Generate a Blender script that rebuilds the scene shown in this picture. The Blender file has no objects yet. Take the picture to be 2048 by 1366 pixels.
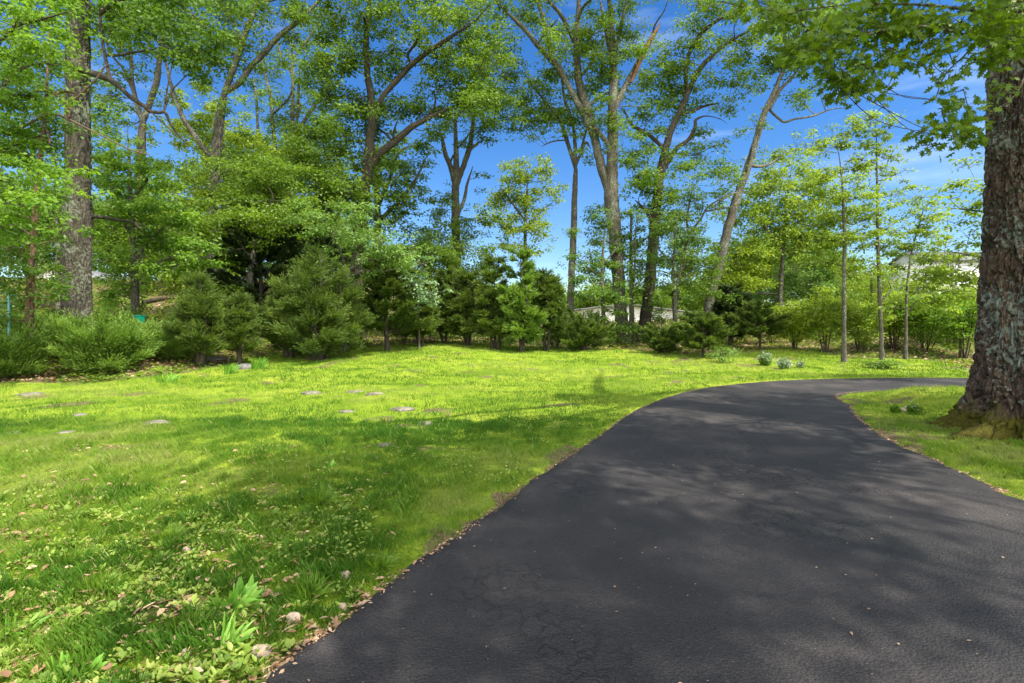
import bpy, math, random
import numpy as np
from mathutils import Vector

# ------------------------------------------------------------------ camera, world, sun, exposure
F = 1060.0; HOR = 650.0; H = 1.6           # focal length in photo pixels, horizon row, eye height
SUN_EL = math.radians(57); SUN_AZ = math.radians(34)   # SUN_AZ: degrees behind +X (towards -Y)
scene = bpy.context.scene
cam_data = bpy.data.cameras.new("camera")
cam_data.sensor_width = 36.0
cam_data.lens = 36.0 * F / 2048.0
cam_data.shift_y = -(683.0 - HOR) / 2048.0
cam_data.clip_end = 2000.0
cam_data.clip_start = 0.05
cam = bpy.data.objects.new("camera", cam_data)
cam.location = (0, 0, H); cam.rotation_euler = (math.radians(90), 0, 0)
scene.collection.objects.link(cam); scene.camera = cam

sund = Vector((math.cos(SUN_EL) * math.cos(SUN_AZ), -math.cos(SUN_EL) * math.sin(SUN_AZ), math.sin(SUN_EL)))
sl = bpy.data.lights.new("sun", 'SUN'); sl.energy = 4.0; sl.angle = math.radians(0.55); sl.color = (1.0, 0.93, 0.82)
so = bpy.data.objects.new("sun", sl); so.rotation_euler = sund.to_track_quat('Z', 'Y').to_euler()
so.location = (30, -10, 40); scene.collection.objects.link(so)

world = bpy.data.worlds.new("World"); scene.world = world; world.use_nodes = True
nt = world.node_tree; nt.nodes.clear()
wo = nt.nodes.new('ShaderNodeOutputWorld'); bg = nt.nodes.new('ShaderNodeBackground')
sky = nt.nodes.new('ShaderNodeTexSky'); sky.sky_type = 'NISHITA'; sky.sun_disc = False
sky.sun_elevation = SUN_EL
sky.sun_rotation = math.atan2(sund.x, sund.y)
sky.air_density = 1.0; sky.dust_density = 0.2; sky.ozone_density = 3.0; sky.altitude = 200
hs = nt.nodes.new('ShaderNodeHueSaturation'); hs.inputs['Saturation'].default_value = 1.33; hs.inputs['Value'].default_value = 0.63; hs.inputs['Hue'].default_value = 0.508
tc = nt.nodes.new('ShaderNodeTexCoord'); mp = nt.nodes.new('ShaderNodeMapping')
mp.inputs['Scale'].default_value = (1.6, 1.6, 9.0); mp.inputs['Rotation'].default_value = (0.0, 0.18, 0.3)
nz = nt.nodes.new('ShaderNodeTexNoise'); nz.inputs['Scale'].default_value = 1.6; nz.inputs['Detail'].default_value = 7; nz.inputs['Roughness'].default_value = 0.55
cr = nt.nodes.new('ShaderNodeValToRGB'); cr.color_ramp.elements[0].position = 0.55; cr.color_ramp.elements[1].position = 0.85
cr.color_ramp.elements[0].color = (0, 0, 0, 1); cr.color_ramp.elements[1].color = (0.5, 0.5, 0.5, 1)
mx = nt.nodes.new('ShaderNodeMixRGB'); mx.inputs['Color2'].default_value = (3.6, 4.3, 5.6, 1)
L = nt.links.new
L(tc.outputs['Generated'], mp.inputs['Vector']); L(mp.outputs[0], nz.inputs['Vector']); L(nz.outputs['Fac'], cr.inputs[0])
L(sky.outputs[0], hs.inputs['Color']); L(hs.outputs[0], mx.inputs['Color1']); L(cr.outputs[0], mx.inputs['Fac'])
# bright cloud bank added behind the camera, out of view, to fill the shade
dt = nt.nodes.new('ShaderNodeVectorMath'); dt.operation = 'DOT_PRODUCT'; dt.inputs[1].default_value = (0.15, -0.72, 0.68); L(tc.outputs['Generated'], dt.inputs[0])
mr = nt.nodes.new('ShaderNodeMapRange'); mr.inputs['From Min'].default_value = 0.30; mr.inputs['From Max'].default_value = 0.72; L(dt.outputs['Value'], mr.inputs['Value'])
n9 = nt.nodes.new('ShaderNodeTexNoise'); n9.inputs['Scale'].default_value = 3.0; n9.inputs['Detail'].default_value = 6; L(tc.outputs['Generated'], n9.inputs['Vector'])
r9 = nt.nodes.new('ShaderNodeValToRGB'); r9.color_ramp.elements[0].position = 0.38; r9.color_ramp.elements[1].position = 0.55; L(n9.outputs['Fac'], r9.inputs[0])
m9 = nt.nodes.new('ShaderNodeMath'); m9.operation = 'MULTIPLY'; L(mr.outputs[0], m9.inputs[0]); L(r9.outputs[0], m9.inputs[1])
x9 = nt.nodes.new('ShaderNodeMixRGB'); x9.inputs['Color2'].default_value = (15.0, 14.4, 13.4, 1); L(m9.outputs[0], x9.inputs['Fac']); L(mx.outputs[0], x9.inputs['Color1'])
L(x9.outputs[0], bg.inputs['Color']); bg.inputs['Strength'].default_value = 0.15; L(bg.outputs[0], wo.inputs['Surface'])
scene.view_settings.view_transform = 'Standard'; scene.view_settings.look = 'None'
scene.view_settings.gamma = 1.0; scene.view_settings.exposure = 1.12
scene.render.engine = 'CYCLES'
cy = scene.cycles
cy.max_bounces = 8; cy.diffuse_bounces = 4; cy.glossy_bounces = 2; cy.transmission_bounces = 6; cy.transparent_max_bounces = 8
cy.sample_clamp_indirect = 6.0; cy.use_denoising = True

rng = np.random.default_rng(11)

# ------------------------------------------------------------------ maths helpers
def hash3(ix, iy, iz):
    n = (ix.astype(np.int64) * 374761393 + iy.astype(np.int64) * 668265263 + iz.astype(np.int64) * 2147483647) & 0xffffffff
    n = (n ^ (n >> 13)) * 1274126177 & 0xffffffff
    n = (n ^ (n >> 16)) * 2246822519 & 0xffffffff
    return ((n ^ (n >> 15)) & 0xffffff) / float(0xffffff)
def noise(x, y, z=0.0):
    x = np.asarray(x, float); y = np.asarray(y, float); z = np.zeros_like(x) + z
    xi, yi, zi = np.floor(x), np.floor(y), np.floor(z)
    u, v, w = x - xi, y - yi, z - zi
    u, v, w = u*u*(3-2*u), v*v*(3-2*v), w*w*(3-2*w)
    r = 0
    for a in (0, 1):
        for b in (0, 1):
            for c in (0, 1):
                r = r + hash3(xi+a, yi+b, zi+c) * (u if a else 1-u) * (v if b else 1-v) * (w if c else 1-w)
    return r
def fbm(x, y, z=0.0, o=4):
    s, a, t = 0, 1.0, 0
    for k in range(o):
        s = s + a * noise(np.asarray(x)*2**k + 17*k, np.asarray(y)*2**k + 5*k, np.asarray(z)*2**k); t += a; a *= 0.5
    return s / t
def ss(a, b, x):
    t = np.clip((np.asarray(x, float) - a) / (b - a), 0, 1); return t*t*(3-2*t)
def inside(x, y, poly):
    x = np.asarray(x, float); y = np.asarray(y, float); r = np.zeros(x.shape, bool); n = len(poly)
    for i in range(n):
        x1, y1 = poly[i]; x2, y2 = poly[(i+1) % n]
        if y1 == y2: continue
        c = ((y1 > y) != (y2 > y)) & (x < (x2-x1) * (y-y1) / (y2-y1) + x1); r ^= c
    return r
def pdist(x, y, poly, closed=True):
    x = np.asarray(x, float); y = np.asarray(y, float); d = np.full(x.shape, 1e9); n = len(poly)
    for i in range(n if closed else n-1):
        x1, y1 = poly[i]; x2, y2 = poly[(i+1) % n]; dx, dy = x2-x1, y2-y1
        t = np.clip(((x-x1)*dx + (y-y1)*dy) / (dx*dx+dy*dy+1e-12), 0, 1)
        d = np.minimum(d, np.hypot(x-x1-t*dx, y-y1-t*dy))
    return d
def unit(v): return v / (np.linalg.norm(v, axis=-1, keepdims=True) + 1e-9)
def P(px, py, D): return np.array([(px-1024)/F*D, D, H + (HOR-py)/F*D])

# ------------------------------------------------------------------ the lie of the land
def flat(px, py): D = H*F/(py-HOR); return ((px-1024)/F*D, D)
def spline(pts, n):
    p = np.array(pts, float); q = np.vstack([2*p[0]-p[1], p, 2*p[-1]-p[-2]]); out = []
    for i in range(len(p)-1):
        a, b, c, d = q[i:i+4]
        for t in np.linspace(0, 1, n, endpoint=False):
            out.append(0.5*((2*b) + (c-a)*t + (2*a-5*b+4*c-d)*t*t + (3*b-a-3*c+d)*t**3))
    out.append(p[-1]); return np.array(out)
LE = [(-3.6, -14), (-2.7, -6), (-1.75, 0)] + [flat(*p) for p in ((520, 1366), (650, 1265), (760, 1180), (870, 1100), (960, 1040), (1040, 975),
      (1130, 920), (1200, 870), (1260, 828), (1330, 796), (1400, 778), (1450, 771), (1520, 764), (1600, 759.5), (1700, 757), (1800, 756), (1900, 756))] + [(18.5, 15.9), (26, 15.2), (40, 13)]
RE = [(5.2, -14), (5.2, -6), (5.1, 0), (5.0, 3.2)] + [flat(*p) for p in ((2048, 998), (1990, 975), (1880, 925), (1800, 890), (1740, 855), (1712, 830), (1697, 810))] + [(7.15, 11.7), (7.9, 12.5), (9.3, 13.0), (12, 13.1), (18, 12.6), (26, 11.6), (40, 9)]
LEs = spline(LE, 6); REs = spline(RE, 7)
drive_poly = [tuple(p) for p in LEs] + [tuple(p) for p in REs[::-1]]
def terrain0(x, y):
    x = np.asarray(x, float); y = np.asarray(y, float)
    z = 0.60*ss(17, 30, y) + 1.3*ss(30, 48, y) + 0.3*ss(11, 20, y)*ss(2, -4, x)
    z = z + 1.0*ss(15, 20, y)*ss(-9, -14, x) + 2.2*ss(21, 36, y)*ss(-5, -16, x)
    z = z + 0.9*ss(20, 34, y)*ss(12, 20, x) + 6*ss(70, 260, y)
    return z
def terrain(x, y):
    x = np.asarray(x, float); y = np.asarray(y, float)
    z = terrain0(x, y)
    d = pdist(x, y, drive_poly); ins = inside(x, y, drive_poly)
    off = np.where(ins, 0, ss(0.25, 2.5, d))
    z = z + off * (0.16*(fbm(x*0.35, y*0.35, 3.3, 3)-0.5) + 0.07*(noise(x*1.7, y*1.7, 9.1)-0.5))
    z = z + np.where(ins, 0, ss(0.1, 1.3, d)) * 0.20 * ss(7.0, 9.0, x+0*y) * ss(4.5, 8, y) * ss(15.5, 13, y)     # the island under the oak
    z = z - np.where(ins, 0.05, 0.05*(1-ss(0.0, 0.12, d)))
    return z
def tz(x, y): return float(terrain(np.array([x]), np.array([y]))[0])
def G(px, py):
    Ds = np.linspace(1.5, 60, 1200); X = (px-1024)/F*Ds; zz = terrain(X, Ds); ray = H + (HOR-py)/F*Ds
    k = np.argmax(ray <= zz) if (ray <= zz).any() else len(Ds)-1
    return np.array([X[k], Ds[k], zz[k]])
lawn_edge = [G(*p)[:2] for p in ((-60, 768), (60, 764), (200, 765), (350, 748), (450, 728), (540, 708), (620, 700), (700, 694), (800, 690), (1000, 689), (1100, 693),
             (1200, 698), (1300, 702), (1400, 709), (1480, 706), (1550, 694), (1640, 702), (1700, 717), (1830, 716), (1900, 728), (1950, 745))]
lawn_poly = [(-26, 13)] + [tuple(p) for p in lawn_edge] + [(17, 17.0), (30, 16), (45, 12), (45, -30), (-45, -30), (-45, 12)]

# ------------------------------------------------------------------ mesh helpers
col = scene.collection
def mesh_from(name, V, loops, sizes, mat, parent=None, v=None, smooth=False, loc=(0, 0, 0)):
    me = bpy.data.meshes.new(name); V = np.asarray(V, np.float32) - np.asarray(loc, np.float32)
    me.vertices.add(len(V)); me.vertices.foreach_set('co', V.ravel())
    loops = np.asarray(loops, np.int32).ravel(); sizes = np.asarray(sizes, np.int32)
    me.loops.add(len(loops)); me.loops.foreach_set('vertex_index', loops)
    me.polygons.add(len(sizes)); st = np.concatenate([[0], np.cumsum(sizes)[:-1]]).astype(np.int32)
    me.polygons.foreach_set('loop_start', st)
    if smooth: me.polygons.foreach_set('use_smooth', np.ones(len(sizes), bool))
    if v is not None:
        at = me.attributes.new('v', 'FLOAT', 'FACE'); at.data.foreach_set('value', np.asarray(v, np.float32))
    me.update(calc_edges=True); me.validate()
    for m in (mat if isinstance(mat, (list, tuple)) else [mat]): me.materials.append(m)
    o = bpy.data.objects.new(name, me); col.objects.link(o)
    if parent is not None: o.parent = parent
    else: o.location = loc
    return o
class MB:
    def __init__(s): s.V = []; s.L = []; s.S = []; s.A = []; s.n = 0
    def add(s, V, faces, v=0.5):
        V = np.asarray(V, float); faces = np.asarray(faces)
        s.V.append(V); s.L.append((faces + s.n).ravel()); s.S.append(np.full(len(faces), faces.shape[1])); s.n += len(V)
        s.A.append(np.zeros(len(faces)) + v)
    def build(s, name, mat, parent=None, smooth=False, loc=(0, 0, 0)):
        if not s.V: return None
        return mesh_from(name, np.vstack(s.V), np.concatenate(s.L), np.concatenate(s.S), mat, parent, np.concatenate(s.A), smooth, loc)
    # ---- tubes
    def tube(s, pts, rad, k=8, wob=0.0, cap=True, v=0.5):
        pts = np.asarray(pts, float); n = len(pts); rad = np.asarray(rad, float)
        T = unit(np.gradient(pts, axis=0)); up = np.array([0.31, 0.95, 0.05])
        A = unit(np.cross(T, up)); B = np.cross(T, A)
        th = np.linspace(0, 2*np.pi, k, endpoint=False)
        r = rad[:, None] * np.ones(k)[None]
        if wob: r = r * (1 + wob*(fbm(np.cos(th)[None]*1.5 + pts[:, :1], np.sin(th)[None]*1.5 + pts[:, 1:2], pts[:, 2:3]*0.9, 3) - 0.5)*2)
        ring = pts[:, None] + r[..., None]*(np.cos(th)[None, :, None]*A[:, None] + np.sin(th)[None, :, None]*B[:, None])
        V = ring.reshape(-1, 3); i = np.arange(n-1)[:, None]*k; j = np.arange(k)[None]; j2 = (j+1) % k
        fc = np.stack([i+j, i+j2, i+k+j2, i+k+j], -1).reshape(-1, 4)
        s.add(V, fc, v)
        if cap:
            s.add(np.vstack([V[-k:], pts[-1:] + T[-1:]*rad[-1]*0.6]), np.stack([np.arange(k), (np.arange(k)+1) % k, np.full(k, k)], 1), v)
    def box(s, c, d, rz=0, v=0.5):
        c = np.array(c, float); hx, hy, hz = np.array(d)/2
        q = np.array([[a, b, e] for a in (-hx, hx) for b in (-hy, hy) for e in (-hz, hz)])
        R = np.array([[math.cos(rz), -math.sin(rz), 0], [math.sin(rz), math.cos(rz), 0], [0, 0, 1]])
        s.add(q @ R.T + c, [[0, 1, 3, 2], [4, 6, 7, 5], [0, 4, 5, 1], [2, 3, 7, 6], [0, 2, 6, 4], [1, 5, 7, 3]], v)
    # ---- many thin twigs at once
    def twigs(s, A, B, r0, r1, seg=3, k=3, sag=0.12):
        A = np.asarray(A, float); B = np.asarray(B, float); N = len(A)
        if N == 0: return
        d = B-A; ln = np.linalg.norm(d, axis=1, keepdims=True); off = (rng.random((N, 3))-0.5)*ln*sag*2; off2 = (rng.random((N, 3))-0.5)*ln*sag
        t = np.linspace(0, 1, seg+1)[None, :, None]
        pts = A[:, None] + d[:, None]*t + off[:, None]*np.sin(np.pi*t) + off2[:, None]*np.sin(2*np.pi*t)
        T = unit(d); ax = unit(np.cross(T, np.array([0.2, 0.3, 0.93]))); bx = np.cross(T, ax)
        th = np.linspace(0, 2*np.pi, k, endpoint=False)
        r0 = np.zeros(N)+r0; r1 = np.zeros(N)+r1
        r = r0[:, None] + (r1-r0)[:, None]*t[0, :, 0][None]
        ring = pts[:, :, None] + r[:, :, None, None]*(np.cos(th)[None, None, :, None]*ax[:, None, None] + np.sin(th)[None, None, :, None]*bx[:, None, None])
        V = ring.reshape(-1, 3); m = (seg+1)*k
        f = []
        for i in range(seg):
            for j in range(k): f.append([i*k+j, i*k+(j+1) % k, (i+1)*k+(j+1) % k, (i+1)*k+j])
        f = np.array(f); fc = (f[None] + (np.arange(N)*m)[:, None, None]).reshape(-1, 4)
        s.add(V, fc, 0.5)
    # ---- leaf-sized faces: p position, ax axis, nm normal, size, template
    def leaves(s, p, ax, nm, size, tpl, v, width=1.0):
        N = len(p)
        if N == 0: return
        ax = unit(ax); sd = unit(np.cross(ax, nm)); nm = np.cross(sd, ax)
        T, fcs = tpl; T = np.asarray(T, float); size = (np.zeros(N)+size)[:, None, None]; w = (np.zeros(N)+width)[:, None, None]
        V = p[:, None] + size*(w*T[None, :, 0:1]*sd[:, None] + T[None, :, 1:2]*ax[:, None] + T[None, :, 2:3]*nm[:, None])
        v = np.zeros(N)+v
        off = (np.arange(N)*len(T))[:, None, None]
        fcs = np.asarray(fcs)
        base = s.n
        s.V.append(V.reshape(-1, 3)); s.n += N*len(T)
        fc = fcs[None]+off+base
        s.L.append(fc.ravel()); s.S.append(np.full(N*len(fcs), fcs.shape[1])); s.A.append(np.repeat(v, len(fcs)))
LEAF = ([(0, 0, 0), (-.30, .45, .10), (0, 1, -.08), (.30, .45, .10)], [[0, 1, 2, 3]])
OVAL = ([(0, 0, 0), (-.26, .25, .05), (-.30, .6, .07), (0, 1, -.04), (.30, .6, .07), (.26, .25, .05), (0, .5, 0)], [[0, 6, 2, 1], [6, 3, 3, 2], [0, 5, 4, 6], [6, 4, 3, 3]])
OVAL = ([(0, 0, 0), (-.28, .3, .05), (-.24, .7, .04), (0, 1, -.06), (.24, .7, .04), (.28, .3, .05)], [[0, 1, 2, 3], [0, 3, 4, 5]])
OAKL = ([(0, 0, 0), (-.05, .2, 0), (-.26, .22, .04), (-.10, .36, 0), (-.40, .50, .07), (-.13, .58, .01), (-.28, .78, .03), (-.08, .76, 0), (0, 1, -.06),
         (.08, .76, 0), (.28, .78, .03), (.13, .58, .01), (.40, .50, .07), (.10, .36, 0), (.26, .22, .04), (.05, .2, 0)],
        [[0, 1, 3, 13], [1, 2, 3, 3], [13, 14, 15, 0]])
def _oak():
    T = OAKL[0]; tri = [(0, 1, 15), (1, 2, 3), (15, 13, 14), (1, 3, 13), (1, 13, 15), (3, 4, 5), (13, 11, 12), (3, 5, 11), (3, 11, 13), (5, 6, 7), (11, 9, 10), (5, 7, 9), (5, 9, 11), (7, 8, 9)]
    return (T, [list(t) for t in tri])
OAKL = _oak()
NEED = ([(-.5, 0, 0), (.5, 0, 0), (.35, .6, .03), (0, 1, 0)], [[0, 1, 2, 3]])
BLADE1 = ([(-.5, 0, 0), (.5, 0, 0), (0, 1, 0.12)], [[0, 1, 2]])
def rdir(N): return unit(rng.normal(size=(N, 3)))

def props(o, label=None, cat=None, group=None, kind=None):
    if label: o['label'] = label
    if cat: o['category'] = cat
    if group: o['group'] = group
    if kind: o['kind'] = kind
    return o
def empty(name, loc, label, cat, group=None):
    o = bpy.data.objects.new(name, None); col.objects.link(o); o.location = tuple(float(c) for c in loc); o.empty_display_size = 0.3
    return props(o, label, cat, group)

# ------------------------------------------------------------------ materials
def mat_new(name):
    m = bpy.data.materials.new(name); m.use_nodes = True; m.node_tree.nodes.clear()
    return m, m.node_tree.nodes, m.node_tree.links.new
def ramp(N, stops):
    r = N.new('ShaderNodeValToRGB'); e = r.color_ramp.elements
    while len(e) < len(stops): e.new(0.5)
    for el, (p, c) in zip(e, stops): el.position = p; el.color = (*c, 1)
    return r
def leafmat(name, cols, trans=0.4, rough=0.5, tcol=(1.15, 1.15, 0.5), spec=0.35):
    m, N, K = mat_new(name); o = N.new('ShaderNodeOutputMaterial'); p = N.new('ShaderNodeBsdfPrincipled'); t = N.new('ShaderNodeBsdfTranslucent')
    a = N.new('ShaderNodeAttribute'); a.attribute_name = 'v'; n = len(cols)
    r = ramp(N, [(i/(n-1), c) for i, c in enumerate(cols)])
    K(a.outputs['Fac'], r.inputs[0]); K(r.outputs[0], p.inputs['Base Color'])
    mu = N.new('ShaderNodeMixRGB'); mu.blend_type = 'MULTIPLY'; mu.inputs['Fac'].default_value = 1; mu.inputs['Color2'].default_value = (*tcol, 1)
    K(r.outputs[0], mu.inputs['Color1']); K(mu.outputs[0], t.inputs['Color'])
    p.inputs['Roughness'].default_value = rough; p.inputs['Specular IOR Level'].default_value = spec
    x = N.new('ShaderNodeMixShader'); x.inputs[0].default_value = trans; K(p.outputs[0], x.inputs[1]); K(t.outputs[0], x.inputs[2]); K(x.outputs[0], o.inputs[0])
    return m
def barkmat(name, dark, mid, light, lichen=None, lich_amt=0.0, moss=None, sc=5.0, bump=0.6, moss_h=0.8):
    m, N, K = mat_new(name); o = N.new('ShaderNodeOutputMaterial'); p = N.new('ShaderNodeBsdfPrincipled'); K(p.outputs[0], o.inputs[0])
    t = N.new('ShaderNodeTexCoord'); mp = N.new('ShaderNodeMapping'); mp.inputs['Scale'].default_value = (sc*2.2, sc*2.2, sc*0.42); K(t.outputs['Object'], mp.inputs[0])
    n1 = N.new('ShaderNodeTexNoise'); n1.inputs['Scale'].default_value = 1.5; n1.inputs['Detail'].default_value = 9; n1.inputs['Roughness'].default_value = 0.65; n1.inputs['Distortion'].default_value = 0.5; K(mp.outputs[0], n1.inputs['Vector'])
    v1 = N.new('ShaderNodeTexVoronoi'); v1.feature = 'DISTANCE_TO_EDGE'; v1.inputs['Scale'].default_value = 2.0; K(mp.outputs[0], v1.inputs['Vector'])
    ad = N.new('ShaderNodeMath'); ad.operation = 'MULTIPLY_ADD'; ad.inputs[1].default_value = 0.6; K(v1.outputs['Distance'], ad.inputs[0]); K(n1.outputs['Fac'], ad.inputs[2])
    r = ramp(N, [(0.34, dark), (0.55, mid), (0.85, light)]); K(ad.outputs[0], r.inputs[0]); colr = r.outputs[0]
    n3 = N.new('ShaderNodeTexNoise'); n3.inputs['Scale'].default_value = 0.9; n3.inputs['Detail'].default_value = 3; K(t.outputs['Object'], n3.inputs['Vector'])
    r3 = ramp(N, [(0.3, (0.75, 0.75, 0.75)), (0.7, (1.2, 1.12, 1.0))]); K(n3.outputs['Fac'], r3.inputs[0])
    mm = N.new('ShaderNodeMixRGB'); mm.blend_type = 'MULTIPLY'; mm.inputs[0].default_value = 1; K(colr, mm.inputs[1]); K(r3.outputs[0], mm.inputs[2]); colr = mm.outputs[0]
    if lichen:
        n2 = N.new('ShaderNodeTexNoise'); n2.inputs['Scale'].default_value = sc*2.4; n2.inputs['Detail'].default_value = 8; n2.inputs['Roughness'].default_value = 0.7; K(t.outputs['Object'], n2.inputs['Vector'])
        n4 = N.new('ShaderNodeTexNoise'); n4.inputs['Scale'].default_value = 1.1; n4.inputs['Detail'].default_value = 2; K(t.outputs['Object'], n4.inputs['Vector'])
        a2 = N.new('ShaderNodeMath'); a2.operation = 'MULTIPLY_ADD'; a2.inputs[1].default_value = 0.55; K(n4.outputs['Fac'], a2.inputs[0]); K(n2.outputs['Fac'], a2.inputs[2])
        r2 = ramp(N, [(0.80-lich_amt*0.1, (0, 0, 0)), (0.86-lich_amt*0.1, (1, 1, 1))]); K(a2.outputs[0], r2.inputs[0])
        x = N.new('ShaderNodeMixRGB'); x.inputs[2].default_value = (*lichen, 1); K(r2.outputs[0], x.inputs[0]); K(colr, x.inputs[1]); colr = x.outputs[0]
    if moss:
        sp = N.new('ShaderNodeSeparateXYZ'); K(t.outputs['Object'], sp.inputs[0])
        n5 = N.new('ShaderNodeTexNoise'); n5.inputs['Scale'].default_value = 5; n5.inputs['Detail'].default_value = 6; K(t.outputs['Object'], n5.inputs['Vector'])
        a5 = N.new('ShaderNodeMath'); a5.operation = 'MULTIPLY_ADD'; a5.inputs[1].default_value = -1.0/moss_h; a5.inputs[2].default_value = 0.62; K(sp.outputs['Z'], a5.inputs[0])
        b5 = N.new('ShaderNodeMath'); b5.operation = 'ADD'; K(a5.outputs[0], b5.inputs[0]); K(n5.outputs['Fac'], b5.inputs[1])
        r5 = ramp(N, [(0.55, (0, 0, 0)), (0.8, (1, 1, 1))]); K(b5.outputs[0], r5.inputs[0])
        x = N.new('ShaderNodeMixRGB'); x.inputs[2].default_value = (*moss, 1); K(r5.outputs[0], x.inputs[0]); K(colr, x.inputs[1]); colr = x.outputs[0]
    K(colr, p.inputs['Base Color']); p.inputs['Roughness'].default_value = 0.9; p.inputs['Specular IOR Level'].default_value = 0.2
    b = N.new('ShaderNodeBump'); b.inputs['Strength'].default_value = bump; b.inputs['Distance'].default_value = 0.05; K(ad.outputs[0], b.inputs['Height']); K(b.outputs[0], p.inputs['Normal'])
    return m
def plain(name, c, rough=0.6, spec=0.4, nscale=8, var=0.15, metallic=0.0):
    m, N, K = mat_new(name); o = N.new('ShaderNodeOutputMaterial'); p = N.new('ShaderNodeBsdfPrincipled'); K(p.outputs[0], o.inputs[0])
    t = N.new('ShaderNodeTexCoord'); n = N.new('ShaderNodeTexNoise'); n.inputs['Scale'].default_value = nscale; n.inputs['Detail'].default_value = 6; K(t.outputs['Object'], n.inputs['Vector'])
    r = ramp(N, [(0.3, tuple(x*(1-var) for x in c)), (0.7, tuple(min(1, x*(1+var)) for x in c))]); K(n.outputs['Fac'], r.inputs[0]); K(r.outputs[0], p.inputs['Base Color'])
    p.inputs['Roughness'].default_value = rough; p.inputs['Specular IOR Level'].default_value = spec; p.inputs['Metallic'].default_value = metallic
    b = N.new('ShaderNodeBump'); b.inputs['Strength'].default_value = 0.25; b.inputs['Distance'].default_value = 0.02; K(n.outputs['Fac'], b.inputs['Height']); K(b.outputs[0], p.inputs['Normal'])
    return m

M = {}
M['mid'] = leafmat('oak leaf', [(.055, .12, .013), (.125, .22, .021), (.23, .34, .038)], trans=.52)
M['light'] = leafmat('light leaf', [(.07, .145, .014), (.15, .255, .024), (.26, .375, .045)], trans=.53)
M['yellow'] = leafmat('yellow green leaf', [(.15, .23, .015), (.24, .34, .025), (.34, .43, .045)], trans=.5)
M['bright'] = leafmat('bright leaf', [(.14, .22, .022), (.235, .34, .04), (.34, .44, .06)], trans=.55)
M['dark'] = leafmat('dark leaf', [(.06, .13, .016), (.11, .21, .026), (.19, .30, .04)], trans=.48)
M['pale'] = leafmat('pale leaf', [(.09, .18, .03), (.16, .28, .05), (.24, .37, .08)], trans=.45, tcol=(1.1, 1.1, .8))
M['silver'] = leafmat('silvery leaf', [(.14, .25, .10), (.20, .33, .15), (.29, .42, .22)], trans=.3, tcol=(1, 1, .8))
M['maple'] = leafmat('maple leaf', [(.09, .19, .02), (.17, .31, .034), (.29, .44, .06)], trans=.52)
M['near'] = leafmat('near oak leaf', [(.08, .15, .012), (.15, .25, .02), (.27, .38, .035)], trans=.5, rough=.4)
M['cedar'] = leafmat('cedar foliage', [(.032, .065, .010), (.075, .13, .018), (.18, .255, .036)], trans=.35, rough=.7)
M['darkcedar'] = leafmat('dark cedar foliage', [(.014, .032, .008), (.028, .055, .013), (.055, .09, .02)], trans=.2, rough=.7)
M['hemlock'] = leafmat('hemlock foliage', [(.06, .12, .018), (.12, .22, .03), (.25, .38, .055)], trans=.4, rough=.6)
M['bark'] = barkmat('grey bark', (.028, .025, .020), (.082, .077, .062), (.165, .155, .13), lichen=(.20, .22, .16), lich_amt=-.2, sc=6)
M['barkdark'] = barkmat('dark bark', (.018, .015, .011), (.052, .046, .036), (.10, .09, .07), sc=6)
M['barkred'] = barkmat('red cedar bark', (.05, .028, .018), (.13, .08, .055), (.24, .16, .12), sc=6)
M['barkbig'] = barkmat('oak bark', (.013, .011, .009), (.052, .047, .038), (.12, .11, .088), lichen=(.15, .17, .12), lich_amt=-.1, sc=5, moss=(.05, .06, .01))
M['baroak'] = barkmat('lichened oak bark', (.022, .016, .012), (.085, .062, .046), (.20, .145, .11), lichen=(.22, .25, .20), lich_amt=-.12, moss=(.075, .07, .008), sc=6, bump=1.0, moss_h=.75)
M['twig'] = plain('twig bark', (.06, .048, .035), .9, .2)
M['deadwood'] = plain('dead wood', (.13, .088, .065), .9, .2)
M['splinter'] = plain('splintered heartwood', (.20, .105, .055), .9, .1)

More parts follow.
